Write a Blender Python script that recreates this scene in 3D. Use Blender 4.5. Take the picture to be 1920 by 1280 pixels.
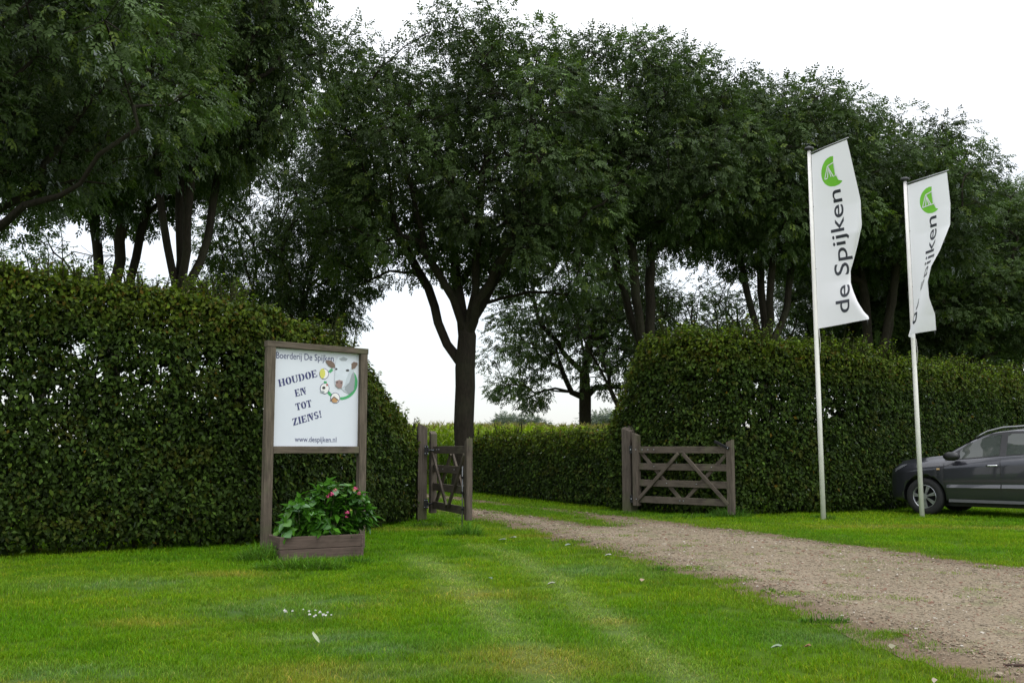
import bpy, math, random
import numpy as np
from mathutils import Matrix, Vector
R = math.radians
S = bpy.context.scene
for o in list(bpy.data.objects): bpy.data.objects.remove(o)

# ------------------------------------------------------------------ camera, world, sun, exposure
CH, TILT, FPX = 1.25, math.atan(202/1900), 1900.0
cam = bpy.data.cameras.new('camera'); cam.sensor_width = 36; cam.lens = 36*FPX/1920/math.cos(0); cam.clip_end = 3000
co = bpy.data.objects.new('camera', cam); S.collection.objects.link(co); S.camera = co
co.location = (0, 0, CH); co.rotation_euler = (R(90)+TILT, 0, 0)

w = bpy.data.worlds.new('World'); S.world = w; w.use_nodes = True
nt = w.node_tree; nt.nodes.clear()
sky = nt.nodes.new('ShaderNodeTexSky'); sky.sky_type = 'NISHITA'; sky.sun_disc = False
sky.sun_elevation = R(52); sky.sun_rotation = R(150)
b1 = nt.nodes.new('ShaderNodeBackground'); b1.inputs[1].default_value = 0.05
b2 = nt.nodes.new('ShaderNodeBackground'); b2.inputs[1].default_value = 1.0
tc = nt.nodes.new('ShaderNodeTexCoord'); nz = nt.nodes.new('ShaderNodeTexNoise'); nz.inputs['Scale'].default_value = 1.6
nz.inputs['Detail'].default_value = 4
rp = nt.nodes.new('ShaderNodeValToRGB')
rp.color_ramp.elements[0].position = .3; rp.color_ramp.elements[0].color = (.86, .88, .93, 1)
rp.color_ramp.elements[1].position = .7; rp.color_ramp.elements[1].color = (1.0, 1.0, 1.0, 1)
ad = nt.nodes.new('ShaderNodeAddShader'); ow = nt.nodes.new('ShaderNodeOutputWorld')
sx = nt.nodes.new('ShaderNodeSeparateXYZ'); nt.links.new(tc.outputs['Generated'], sx.inputs[0])
mz = nt.nodes.new('ShaderNodeMapRange'); mz.inputs[1].default_value = 0.0; mz.inputs[2].default_value = 1.0; mz.inputs[3].default_value = 0.68; mz.inputs[4].default_value = 2.5   # overcast sky: brighter overhead
nt.links.new(sx.outputs[2], mz.inputs[0]); nt.links.new(mz.outputs[0], b2.inputs[1])
nt.links.new(tc.outputs['Generated'], nz.inputs['Vector']); nt.links.new(nz.outputs[0], rp.inputs[0])
nt.links.new(rp.outputs[0], b2.inputs[0]); nt.links.new(sky.outputs[0], b1.inputs[0])
nt.links.new(b1.outputs[0], ad.inputs[0]); nt.links.new(b2.outputs[0], ad.inputs[1]); nt.links.new(ad.outputs[0], ow.inputs[0])

sl = bpy.data.lights.new('sun', 'SUN'); sl.energy = 1.0; sl.angle = R(30); sl.color = (1, .97, .92)
so = bpy.data.objects.new('sun', sl); S.collection.objects.link(so)
so.rotation_euler = (R(32), 0, R(30))
S.view_settings.view_transform = 'Standard'; S.view_settings.look = 'None'
S.view_settings.exposure = 0.0; S.view_settings.gamma = 1; S.view_settings.use_curve_mapping = False
S.cycles.max_bounces = 6; S.cycles.diffuse_bounces = 3; S.cycles.glossy_bounces = 3; S.cycles.transmission_bounces = 4
S.cycles.transparent_max_bounces = 6; S.cycles.use_denoising = True

# ------------------------------------------------------------------ helpers
C = S.collection
rng = np.random.default_rng(7); random.seed(7)
WM = {}                                   # world matrix of every placed object
def P(px, py, d):                         # a place seen in that direction at ground distance d
    dx = (px-960)/FPX; dy = (640-py)/FPX
    c, s = math.cos(TILT), math.sin(TILT)
    y = c - s*dy; z = s + c*dy
    return Vector((dx*d/y, d, CH + z*d/y))
def X(px, d): return (px-960)/FPX*d*0.9944/0.9944
def tag(o, label=None, cat=None, group=None, kind=None):
    if label: o['label'] = label
    if cat: o['category'] = cat
    if group: o['group'] = group
    if kind: o['kind'] = kind
    return o
def place(o, M=None, parent=None):
    M = Matrix.Identity(4) if M is None else M
    WM[o.name] = M
    if parent is not None:
        o.parent = parent; o.matrix_local = WM[parent.name].inverted() @ M
    else: o.matrix_world = M
    return o
def empty(name, M, **k):
    o = bpy.data.objects.new(name, None); C.objects.link(o); o.empty_display_size = .1
    place(o, M); return tag(o, **k)
def T(x, y, z=0, rz=0): return Matrix.Translation((x, y, z)) @ Matrix.Rotation(rz, 4, 'Z')
def mkobj(name, me, M=None, parent=None, mat=None):
    o = bpy.data.objects.new(name, me); C.objects.link(o)
    if mat is not None and not me.materials: me.materials.append(mat)
    return place(o, M, parent)
def pymesh(name, v, f, smooth=False):
    me = bpy.data.meshes.new(name); me.from_pydata([tuple(a) for a in v], [], f); me.update()
    if smooth: me.polygons.foreach_set('use_smooth', [True]*len(me.polygons))
    return me
def npmesh(name, v, f, tint=None, smooth=False):
    """v (N,3), f (M,k) all faces with k corners"""
    v = np.asarray(v, np.float32); f = np.asarray(f, np.int32)
    me = bpy.data.meshes.new(name); k = f.shape[1]
    me.vertices.add(len(v)); me.vertices.foreach_set('co', v.ravel())
    me.loops.add(f.size); me.loops.foreach_set('vertex_index', f.ravel())
    me.polygons.add(len(f)); me.polygons.foreach_set('loop_start', np.arange(0, f.size, k, dtype=np.int32))
    me.polygons.foreach_set('loop_total', np.full(len(f), k, np.int32))
    if smooth: me.polygons.foreach_set('use_smooth', np.ones(len(f), bool))
    me.update(calc_edges=True)
    if tint is not None:
        a = me.attributes.new('tint', 'FLOAT_COLOR', 'POINT')
        t = np.ones((len(v), 4), np.float32); t[:, :3] = tint; a.data.foreach_set('color', t.ravel())
    return me
def boxverts(sx, sy, sz, c=(0,0,0), bev=0):
    x, y, z = sx/2, sy/2, sz/2; cx, cy, cz = c
    v = [(cx+i*x, cy+j*y, cz+k*z) for i in (-1,1) for j in (-1,1) for k in (-1,1)]
    f = [(0,1,3,2),(4,6,7,5),(0,4,5,1),(2,3,7,6),(0,2,6,4),(1,5,7,3)]
    return v, f
def bev_mesh(me, wdt=.004, seg=1):
    import bmesh
    bm = bmesh.new(); bm.from_mesh(me)
    bmesh.ops.bevel(bm, geom=list(bm.edges), offset=wdt, segments=seg, affect='EDGES', profile=.5)
    bm.to_mesh(me); bm.free(); return me
def bar(name, p0, p1, wd, th, mat, parent=None, up=(0,0,1), bev=.004, cut=0, jit=0):
    """plank from p0 to p1; wd across (towards up), th thickness; cut slants the end at p1"""
    p0, p1 = Vector(p0), Vector(p1); ax = (p1-p0); L = ax.length; ax.normalize()
    upv = Vector(up); sd = upv.cross(ax).normalized(); upv = ax.cross(sd).normalized()
    v, f = boxverts(L, th, wd); v = [list(a) for a in v]
    if cut:
        for a in v:
            if a[0] > 0: a[0] += cut*(a[2]/wd)
    me = pymesh(name, v, f)
    if bev: bev_mesh(me, bev)
    M = Matrix((ax, sd, upv)).transposed().to_4x4(); M.translation = (p0+p1)/2
    return mkobj(name, me, M, parent, mat)
def tube_geo(pts, rad, n=8, cap=True):
    pts = [Vector(p) for p in pts]; v = []; f = []
    N = None
    for i, p in enumerate(pts):
        t = (pts[min(i+1, len(pts)-1)] - pts[max(i-1, 0)]).normalized()
        if N is None: N = t.orthogonal().normalized()
        N = (N - t*N.dot(t)).normalized(); B = t.cross(N)
        r = rad[i] if hasattr(rad, '__len__') else rad
        for k in range(n):
            a = 2*math.pi*k/n; v.append(p + (N*math.cos(a)+B*math.sin(a))*r)
    for i in range(len(pts)-1):
        for k in range(n):
            f.append((i*n+k, i*n+(k+1)%n, (i+1)*n+(k+1)%n, (i+1)*n+k))
    if cap:
        f.append(tuple(range(n))[::-1]); f.append(tuple((len(pts)-1)*n+k for k in range(n)))
    return v, f
def tube(name, pts, rad, mat, parent=None, n=8, M=None):
    v, f = tube_geo(pts, rad, n); return mkobj(name, pymesh(name, v, f, True), M, parent, mat)
def merge(parts):
    V = []; F = []
    for v, f in parts:
        o = len(V); V += [tuple(a) for a in v]; F += [tuple(i+o for i in q) for q in f]
    return V, F

# value noise in numpy (hash lattice)
def vnoise(x, y, z=0.0, seed=0):
    x = np.asarray(x, float); y = np.asarray(y, float); z = np.asarray(z, float)+0*x
    xi, yi, zi = np.floor(x).astype(np.int64), np.floor(y).astype(np.int64), np.floor(z).astype(np.int64)
    xf, yf, zf = x-xi, y-yi, z-zi
    s = lambda t: t*t*(3-2*t)
    xf, yf, zf = s(xf), s(yf), s(zf)
    def h(a, b, c):
        n = (a*374761393 + b*668265263 + c*2147483647 + seed*974634777) & 0x7fffffff
        n = ((n ^ (n >> 13))*1274126177) & 0x7fffffff
        n = ((n ^ (n >> 15))*668265263) & 0x7fffffff
        return (n & 0xffff)/65535.0
    r = 0
    for i in (0,1):
        for j in (0,1):
            for k in (0,1):
                r = r + h(xi+i, yi+j, zi+k)*(xf if i else 1-xf)*(yf if j else 1-yf)*(zf if k else 1-zf)
    return r
def fbm(x, y, z=0.0, seed=0, o=4):
    r = 0; a = .5; t = 0
    for i in range(o):
        r = r + a*vnoise(np.asarray(x)*2**i, np.asarray(y)*2**i, np.asarray(z)*2**i, seed+i*17); t += a; a *= .5
    return r/t

# ------------------------------------------------------------------ materials
class Mat:
    def __init__(s, name):
        s.m = bpy.data.materials.new(name); s.m.use_nodes = True; s.nt = s.m.node_tree; s.nt.nodes.clear()
        s.out = s.n('OutputMaterial')
    def n(s, t, **k):
        q = s.nt.nodes.new('ShaderNode'+t)
        for a, b in k.items(): setattr(q, a, b)
        return q
    def l(s, a, b): s.nt.links.new(a, b)
    def noise(s, scale, detail=4, vec=None, rough=.6, dim=None):
        q = s.n('TexNoise'); q.inputs['Scale'].default_value = scale; q.inputs['Detail'].default_value = detail
        q.inputs['Roughness'].default_value = rough
        if vec is not None: s.l(vec, q.inputs['Vector'])
        return q.outputs[0]
    def coord(s, kind='Object', scale=(1,1,1)):
        t = s.n('TexCoord'); m = s.n('Mapping'); m.inputs['Scale'].default_value = scale
        s.l(t.outputs[kind], m.inputs[0]); return m.outputs[0]
    def ramp(s, fac, stops):
        q = s.n('ValToRGB'); e = q.color_ramp.elements
        while len(e) < len(stops): e.new(.5)
        for i, (p, c) in enumerate(stops): e[i].position = p; e[i].color = (*c, 1)
        s.l(fac, q.inputs[0]); return q.outputs[0]
    def mix(s, a, b, fac=.5, mode='MIX'):
        q = s.n('MixRGB', blend_type=mode)
        for i, x in ((0, fac), (1, a), (2, b)):
            if hasattr(x, 'is_linked') or hasattr(x, 'links'): s.l(x, q.inputs[i])
            else: q.inputs[i].default_value = x if i == 0 else (*x, 1)
        return q.outputs[0]
    def attr(s, name, typ='GEOMETRY'):
        q = s.n('Attribute', attribute_name=name); q.attribute_type = typ; return q.outputs['Color']
    def bsdf(s, color, rough=.6, metal=0, spec=.5, bump=None, bstr=.3, bdist=.01, coat=0, **k):
        q = s.n('BsdfPrincipled')
        if hasattr(color, 'links'): s.l(color, q.inputs['Base Color'])
        else: q.inputs['Base Color'].default_value = (*color, 1)
        if hasattr(rough, 'links'): s.l(rough, q.inputs['Roughness'])
        else: q.inputs['Roughness'].default_value = rough
        q.inputs['Metallic'].default_value = metal; q.inputs['Specular IOR Level'].default_value = spec
        q.inputs['Coat Weight'].default_value = coat
        if bump is not None:
            b = s.n('Bump'); b.inputs['Strength'].default_value = bstr; b.inputs['Distance'].default_value = bdist
            s.l(bump, b.inputs['Height']); s.l(b.outputs[0], q.inputs['Normal'])
        s.p = q; s.l(q.outputs[0], s.out.inputs[0]); return s.m
def plain(name, col, rough=.5, metal=0, spec=.5, coat=0):
    M = Mat(name); n = M.noise(9, 5, M.coord('Object'))
    c = M.mix(tuple(x*.82 for x in col), tuple(min(1, x*1.12) for x in col), n)
    return M.bsdf(c, rough, metal, spec, coat=coat)
def leafmat(name, base, translucent=.35, gloss=.08, grough=.35, tint='tint', typ='GEOMETRY'):
    M = Mat(name); a = M.attr(tint, typ)
    col = M.mix(a, base, 1.0, 'MULTIPLY')
    d = M.n('BsdfDiffuse'); t = M.n('BsdfTranslucent'); g = M.n('BsdfGlossy'); g.inputs['Roughness'].default_value = grough
    M.l(col, d.inputs[0])
    tcol = M.mix(col, (1.0, 1.25, .45), 1.0, 'MULTIPLY'); M.l(tcol, t.inputs[0])
    g.inputs[0].default_value = (.9, .95, 1, 1)
    m1 = M.n('MixShader'); m1.inputs[0].default_value = translucent; M.l(d.outputs[0], m1.inputs[1]); M.l(t.outputs[0], m1.inputs[2])
    m2 = M.n('MixShader')
    fr = M.n('Fresnel'); fr.inputs[0].default_value = 1.4
    mm = M.n('Math', operation='MULTIPLY'); M.l(fr.outputs[0], mm.inputs[0]); mm.inputs[1].default_value = gloss*8
    M.l(mm.outputs[0], m2.inputs[0])
    M.l(m1.outputs[0], m2.inputs[1]); M.l(g.outputs[0], m2.inputs[2]); M.l(m2.outputs[0], M.out.inputs[0])
    return M.m
def woodmat(name, dark, light, green=(.10, .12, .05), gz=0.25):
    M = Mat(name); v = M.coord('Object', (1.2, 26, 26)); n = M.noise(2.2, 8, v, .7)
    v2 = M.coord('Object', (3, 7, 7)); n2 = M.noise(1.3, 5, v2)
    c = M.ramp(n, [(.3, dark), (.55, tuple((a+b)/2 for a, b in zip(dark, light))), (.75, light)])
    c = M.mix(c, tuple(x*.55 for x in dark), M.ramp(n2, [(.5, (0,0,0)), (.75, (.6,.6,.6))]))
    g = M.noise(1.7, 4, M.coord('Object', (1.5, 1.5, 1.5)))
    c = M.mix(c, green, M.ramp(g, [(.55, (0,0,0)), (.8, (.55,.55,.55))]))
    return M.bsdf(c, .85, 0, .25, n, .7, .006)
WOOD = woodmat('weathered_wood', (.042, .034, .026), (.165, .135, .105))
WOOD_SIGN = woodmat('sign_wood', (.050, .040, .029), (.185, .150, .112))
PLANK = woodmat('planter_wood', (.055, .039, .031), (.160, .115, .093), (.09, .08, .06))
BLACK = plain('black_iron', (.012, .012, .013), .4, .3)
STEEL = plain('galvanised_steel', (.40, .42, .45), .4, .8)
RODM = plain('dull_rod', (.20, .21, .22), .6, .4)
def barkmat():
    M = Mat('bark'); v = M.coord('Object', (9, 9, 1.6)); n = M.noise(2.5, 8, v, .75)
    g = M.noise(.9, 5, M.coord('Object'))
    c = M.ramp(n, [(.3, (.012, .010, .007)), (.6, (.036, .030, .022)), (.8, (.068, .058, .044))])
    c = M.mix(c, (.05, .06, .03), M.ramp(g, [(.5, (0,0,0)), (.75, (.5,.5,.5))]))
    return M.bsdf(c, .95, 0, .15, n, 1.0, .03)
BARK = barkmat()
LEAF_ASH = leafmat('ash_leaf', (.046, .072, .022), .30, .024, .45)
LEAF_HEDGE = leafmat('hornbeam_leaf', (.028, .050, .007), .24, .020, .48)
SHOOTM = plain('shoot_stem', (.045, .050, .018), .9, 0, .1)
LEAF_CORN = leafmat('maize_leaf', (.24, .36, .025), .42, .01, .55)
LEAF_HYD = leafmat('hydrangea_leaf', (.050, .150, .010), .30, .012, .5)
def grassmat(name, typ):
    M = Mat(name); a = M.attr('tint', typ); b = M.attr('bv')
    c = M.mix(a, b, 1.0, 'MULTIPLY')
    d = M.n('BsdfDiffuse'); t = M.n('BsdfTranslucent'); M.l(c, d.inputs[0])
    tc_ = M.mix(c, (1.1, 1.2, .5), 1.0, 'MULTIPLY'); M.l(tc_, t.inputs[0])
    m1 = M.n('MixShader'); m1.inputs[0].default_value = .35; M.l(d.outputs[0], m1.inputs[1]); M.l(t.outputs[0], m1.inputs[2])
    g = M.n('BsdfGlossy'); g.inputs['Roughness'].default_value = .5
    m2 = M.n('MixShader'); m2.inputs[0].default_value = .010
    M.l(m1.outputs[0], m2.inputs[1]); M.l(g.outputs[0], m2.inputs[2]); M.l(m2.outputs[0], M.out.inputs[0])
    return M.m
GRASS = grassmat('grass_blade', 'INSTANCER'); GRASS_REAL = grassmat('long_grass', 'GEOMETRY')

# ------------------------------------------------------------------ ground, lawn, drive
def seg(x, pts):  # piecewise-linear lookup
    return np.interp(x, [p[0] for p in pts], [p[1] for p in pts])
def gp(px, py): d = FPX*CH/(py-842.0); return ((px-960)/FPX*d, d)
# near (left/lower) and far (right/upper) edges of the drive, as ground points
NEAR = [gp(*p) for p in [(2700, 1560), (2300, 1420), (1920, 1280), (1800, 1247), (1700, 1212), (1600, 1172), (1500, 1135), (1420, 1103), (1330, 1078),
        (1200, 1045), (1080, 1014), (1000, 992), (895, 966), (850, 957), (800, 949), (740, 944), (640, 942), (400, 940)]]
FAR = [gp(*p) for p in [(3600, 1290), (2600, 1140), (1920, 1063), (1750, 1043), (1600, 1022), (1400, 995), (1300, 984), (1200, 970), (1100, 959), (1040, 953), (985, 948),
       (930, 941), (880, 934), (820, 926), (760, 922), (640, 921), (400, 920)]]
def inpoly(x, y, poly):
    x = np.asarray(x); y = np.asarray(y); r = np.zeros(x.shape, bool); n = len(poly)
    for i in range(n):
        x0, y0 = poly[i]; x1, y1 = poly[(i+1) % n]
        c = ((y0 > y) != (y1 > y)) & (x < (x1-x0)*(y-y0)/(y1-y0+1e-12)+x0); r ^= c
    return r
DRIVE_POLY = NEAR + FAR[::-1]
def dist_poly(x, y, pts):
    d = np.full(np.shape(x), 1e9)
    for (x0, y0), (x1, y1) in zip(pts[:-1], pts[1:]):
        vx, vy = x1-x0, y1-y0; t = np.clip(((x-x0)*vx+(y-y0)*vy)/(vx*vx+vy*vy), 0, 1)
        d = np.minimum(d, np.hypot(x-x0-t*vx, y-y0-t*vy))
    return d
MID = [gp(*p) for p in [(640, 930), (780, 934), (850, 941), (940, 950), (1000, 958), (1060, 967), (1110, 977), (1128, 983)]]
def drive_sd(x, y):
    """positive inside the gravel"""
    ins = inpoly(x, y, DRIVE_POLY)
    d = np.minimum(dist_poly(x, y, NEAR), dist_poly(x, y, FAR)); sd = np.where(ins, d, -d)
    m = dist_poly(x, y, MID)
    wid = np.where(y > 20, .62, .42*np.clip((y-15.8)/4, 0.0, 1)+.15)
    sd = np.minimum(sd, m - wid)
    n = fbm(x*1.7, y*1.7, 0, 3, 4)-.5
    return sd + n*.34
T1 = [gp(*p) for p in [(790, 1040), (830, 1062), (880, 1100), (930, 1150), (985, 1200), (1040, 1262), (1080, 1320)]]
T2 = [gp(*p) for p in [(900, 1018), (960, 1035), (1030, 1075), (1090, 1125), (1180, 1190), (1290, 1260), (1360, 1320)]]
YP = [(gp(600, 1245), .45, .22), (gp(625, 1272), .4, .25), (gp(440, 1072), .5, .22), (gp(1140, 1157), .22, .14), (gp(985, 1215), .5, .25), (gp(1010, 1240), .5, .25),
      (gp(900, 1108), .35, .35), (gp(770, 990), 1.2, .35), (gp(290, 1160), .35, .2), (gp(40, 1272), .6, .15), (gp(1650, 985), 1.2, .4), (gp(1840, 987), .9, .35), (gp(1000, 1003), .6, .15)]
CP = [(gp(590, 1120), .5, .3), (gp(620, 1185), .45, .22), (gp(500, 1135), .5, .3), (gp(240, 1090), .9, .5), (gp(700, 1205), .35, .2), (gp(1130, 1065), .8, .6), (gp(160, 1250), .6, .2), (gp(730, 1250), .3, .15), (gp(1520, 1185), .35, .25)]
def lawn_tint(x, y):
    n1 = fbm(x*.55, y*.55, 0, 11, 3)[:, None]; n2 = fbm(x*2.3, y*2.3, 0, 12, 4)[:, None]; n3 = fbm(x*9, y*9, 0, 13, 3)[:, None]
    g0 = np.array([.112, .262, .003]); g1 = np.array([.165, .300, .004]); gd = np.array([.072, .195, .003]); yl = np.array([.38, .32, .06]); pale = np.array([.30, .40, .10])
    s = lambda t, a, b: np.clip((t-a)/(b-a), 0, 1)
    c = g0 + (g1-g0)*s(n1, .35, .65)
    c = c + (gd-c)*.65*s(n2, .52, .72)
    c = c + (yl-c)*.26*s(n3, .58, .80)*s(n1, .4, .6)
    tr = np.minimum(dist_poly(x, y, T1)/.19, dist_poly(x, y, T2)/.17)[:, None]
    c = c + (pale-c)*.68*np.exp(-tr**2)*(.35+1.0*n2)
    for (px, py), rx, ry in YP:
        q = np.exp(-(((x-px)/rx)**2+((y-py)/ry)**2))[:, None]; c = c + (yl-c)*np.clip(q*(n3+.2)*.75, 0, .7)
    for (px, py), rx, ry in CP:
        q = np.exp(-(((x-px)/rx)**2+((y-py)/ry)**2))[:, None]; c = c + (np.array([.15, .27, .085])-c)*np.clip(q*(n3*1.6-.3)*1.2, 0, .85)
    sd = drive_sd(x, y)[:, None]
    c = c + (np.array([.13, .17, .03])-c)*.35*s(sd, -.9, 0)
    return c
def grid(name, x0, x1, y0, y1, nx, ny, z, mat, tintf=None):
    gx, gy = np.meshgrid(np.linspace(x0, x1, nx), np.linspace(y0, y1, ny)); x = gx.ravel(); y = gy.ravel()
    v = np.stack([x, y, np.full_like(x, z)], 1); i = np.arange(nx*ny).reshape(ny, nx)
    f = np.stack([i[:-1, :-1], i[:-1, 1:], i[1:, 1:], i[1:, :-1]], -1).reshape(-1, 4)
    return mkobj(name, npmesh(name, v, f, tintf(x, y) if tintf else None), None, None, mat)
M = Mat('meadow_ground'); n = M.noise(.6, 6, M.coord('Object')); n2 = M.noise(30, 4, M.coord('Object'))
c = M.mix(M.ramp(n, [(.3, (.05, .11, .012)), (.7, (.09, .15, .02))]), (.05, .06, .02), M.ramp(n2, [(.45, (0,0,0)), (.7, (.6,.6,.6))]))
MEADOW = M.bsdf(c, .95, 0, .1, n2, .6, .03)
M = Mat('lawn_ground'); a = M.attr('tint'); n2 = M.noise(45, 5, M.coord('Object'), .75)
c = M.mix(a, (.50, .5, .6), 1, 'MULTIPLY'); c = M.mix(c, (.035, .06, .008), M.ramp(n2, [(.4, (.05,.05,.05)), (.65, (.8,.8,.8))]))
LAWN = M.bsdf(c, .95, 0, .1, n2, .8, .02)
ground = grid('ground', -1500, 1500, -60, 2600, 12, 12, -.012, MEADOW); tag(ground, kind='structure')
lawn = grid('lawn', -14, 16, 2.5, 36, 300, 335, 0, LAWN, lawn_tint); tag(lawn, kind='structure')

# drive sheet: grid cells inside the gravel, tinted to bare soil near its edge
def drive_mesh():
    gx, gy = np.meshgrid(np.arange(-9, 16, .09), np.arange(4.2, 31, .09)); x = gx.ravel(); y = gy.ravel(); sd = drive_sd(x, y)
    ny, nx = gx.shape; i = np.arange(nx*ny).reshape(ny, nx)
    f = np.stack([i[:-1, :-1], i[:-1, 1:], i[1:, 1:], i[1:, :-1]], -1).reshape(-1, 4)
    f = f[(sd[f] > -.10).any(1)]
    used = np.unique(f); m = np.full(len(x), -1); m[used] = np.arange(len(used)); f = m[f]
    x, y, sd = x[used], y[used], sd[used]
    z = .004 + .012*np.clip(sd/.5, 0, 1)
    n = fbm(x*3, y*3, 0, 31, 4); n4 = fbm(x*.8, y*.8, 0, 37, 3)
    gr = np.array([.222, .184, .128]); soil = np.array([.145, .105, .070]); pale = np.array([.29, .24, .18])
    t = np.clip(sd/.55, 0, 1)[:, None]
    c = soil + (gr-soil)*t; c = c + (pale-c)*(.5*np.clip((n4-.4)*3, 0, 1))[:, None]*t; c = c*(.85+.3*n[:, None])
    moss = np.array([.10, .13, .04]); c = c + (moss-c)*(np.clip((n-.60)*4, 0, .5))[:, None]
    return npmesh('driveway', np.stack([x, y, z], 1), f, c)
M = Mat('gravel_bed'); a = M.attr('tint'); v1 = M.coord('Object')
vo = M.n('TexVoronoi'); vo.inputs['Scale'].default_value = 55; M.l(v1, vo.inputs['Vector'])
pb = M.ramp(vo.outputs['Color'], [(.0, (.70, .68, .66)), (.5, (.96, .96, .95)), (1.0, (1.35, 1.32, 1.28))])
n2 = M.noise(120, 4, v1)
c = M.mix(a, pb, 1.0, 'MULTIPLY'); c = M.mix(c, M.ramp(n2, [(.3, (.65, .6, .55)), (.7, (1.15, 1.15, 1.15))]), 1, 'MULTIPLY')
GRAVEL = M.bsdf(c, .9, 0, .2, vo.outputs['Distance'], .8, .01)
drive = mkobj('driveway', drive_mesh(), None, None, GRAVEL); tag(drive, kind='structure')

# scatter: one object whose points carry instances of a few small meshes
def scatter(name, protos, pts, rotz, scl, tint, tilt=None):
    me = bpy.data.meshes.new(name); me.vertices.add(len(pts)); me.vertices.foreach_set('co', np.asarray(pts, np.float32).ravel()); me.update()
    rot = np.zeros((len(pts), 3), np.float32); rot[:, 2] = rotz
    if tilt is not None: rot[:, :2] = tilt
    a = me.attributes.new('rot', 'FLOAT_VECTOR', 'POINT'); a.data.foreach_set('vector', rot.ravel())
    a = me.attributes.new('scl', 'FLOAT_VECTOR', 'POINT'); a.data.foreach_set('vector', np.asarray(scl, np.float32).ravel())
    a = me.attributes.new('tint', 'FLOAT_COLOR', 'POINT'); t = np.ones((len(pts), 4), np.float32); t[:, :3] = tint; a.data.foreach_set('color', t.ravel())
    o = mkobj(name, me)
    col = bpy.data.collections.new(name+'_pieces')
    for i, p in enumerate(protos):
        q = bpy.data.objects.new(name+'_piece', p); col.objects.link(q)
    g = bpy.data.node_groups.new(name, 'GeometryNodeTree')
    g.interface.new_socket('Geometry', in_out='INPUT', socket_type='NodeSocketGeometry'); g.interface.new_socket('Geometry', in_out='OUTPUT', socket_type='NodeSocketGeometry')
    N = g.nodes.new; gi = N('NodeGroupInput'); go = N('NodeGroupOutput'); m2p = N('GeometryNodeMeshToPoints'); iop = N('GeometryNodeInstanceOnPoints')
    ci = N('GeometryNodeCollectionInfo'); ci.inputs[0].default_value = col; ci.inputs[1].default_value = True; ci.inputs[2].default_value = True
    iop.inputs['Pick Instance'].default_value = True
    def na(nm, dt): q = N('GeometryNodeInputNamedAttribute'); q.data_type = dt; q.inputs[0].default_value = nm; return q.outputs[0]
    L = g.links.new
    L(gi.outputs[0], m2p.inputs[0]); L(m2p.outputs[0], iop.inputs['Points']); L(ci.outputs[0], iop.inputs['Instance'])
    L(na('rot', 'FLOAT_VECTOR'), iop.inputs['Rotation']); L(na('scl', 'FLOAT_VECTOR'), iop.inputs['Scale'])
    L(iop.outputs[0], go.inputs[0])
    md = o.modifiers.new('scatter', 'NODES'); md.node_group = g
    return o
def blades(n, rad, h0, h1, wd, lean, seed, nseg=2, tintf=None):
    r = np.random.default_rng(seed); V = []; F = []; B = []
    for i in range(n):
        a = r.uniform(0, 2*math.pi); q = rad*math.sqrt(r.uniform()); bx, by = q*math.cos(a), q*math.sin(a)
        h = r.uniform(h0, h1); th = r.uniform(0, 2*math.pi); ln = abs(r.normal(0, lean)); ox, oy = math.cos(th)*ln*h, math.sin(th)*ln*h
        ph = th+math.pi/2+r.normal(0, .5); wx, wy = math.cos(ph)*wd/2, math.sin(ph)*wd/2
        b = len(V); k = r.uniform(.7, 1.35); kk = (k*r.uniform(.85, 1.15), k, k*r.uniform(.7, 1.1))
        if r.uniform() < .06: kk = (k*2.0, k*1.25, k*2.2)
        for j in range(nseg):
            t = j/nseg; s = 1-.35*t
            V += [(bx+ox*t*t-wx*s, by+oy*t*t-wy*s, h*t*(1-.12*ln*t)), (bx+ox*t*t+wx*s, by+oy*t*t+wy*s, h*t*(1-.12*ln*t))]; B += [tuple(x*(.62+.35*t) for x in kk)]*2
        V.append((bx+ox, by+oy, h*(1-.25*min(ln, 1.5)))); B.append(kk)
        for j in range(nseg-1):
            F += [(b+2*j, b+2*j+1, b+2*j+3), (b+2*j, b+2*j+3, b+2*j+2)]
        F.append((b+2*nseg-2, b+2*nseg-1, b+2*nseg))
    me = npmesh('grass_tuft', np.array(V), np.array(F))
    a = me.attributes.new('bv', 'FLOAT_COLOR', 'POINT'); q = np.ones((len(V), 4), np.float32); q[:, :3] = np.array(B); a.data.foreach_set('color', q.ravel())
    return me
def occupied(x, y):
    """under the hedges no mown grass"""
    return np.zeros(len(x), bool)
def lawn_points(d0, d1, dens, pad=1.08):
    A = (d1**2-d0**2)*.5*(960/FPX*2*pad); n = int(A*dens)
    y = np.sqrt(rng.uniform(d0**2, d1**2, n)); x = rng.uniform(-1, 1, n)*960/FPX*pad*y
    return x, y
X_, Y_, SC = [], [], []
for d0, d1, dens, s in ((4.6, 7.5, 150, .85), (7.5, 11, 95, 1.05), (11, 16, 55, 1.3), (16, 24, 26, 1.7), (24, 36, 10, 2.4)):
    x, y = lawn_points(d0, d1, dens); X_.append(x); Y_.append(y); SC.append(np.full(len(x), s))
x = np.concatenate(X_); y = np.concatenate(Y_); sc = np.concatenate(SC); sd = drive_sd(x, y)
mo = fbm(x*6, y*6, 0, 21, 2); mk = (sd < -.02) | ((sd < .3) & (mo > .66)) | ((sd < 1.6) & (mo > .70) & (rng.uniform(size=len(x)) < .5)) | ((sd < 5) & (mo > .76) & (rng.uniform(size=len(x)) < .5))
x, y, sc, sd = x[mk], y[mk], sc[mk], sd[mk]
hs = .62+.68*fbm(x*.9, y*.9, 0, 23, 3)
nt_ = np.minimum(dist_poly(x, y, T1)/.2, dist_poly(x, y, T2)/.18); hs = hs*(1-.4*np.exp(-nt_**2)); hs = np.where(sd > .1, hs*.7, hs)
tz = sc**.45
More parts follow.
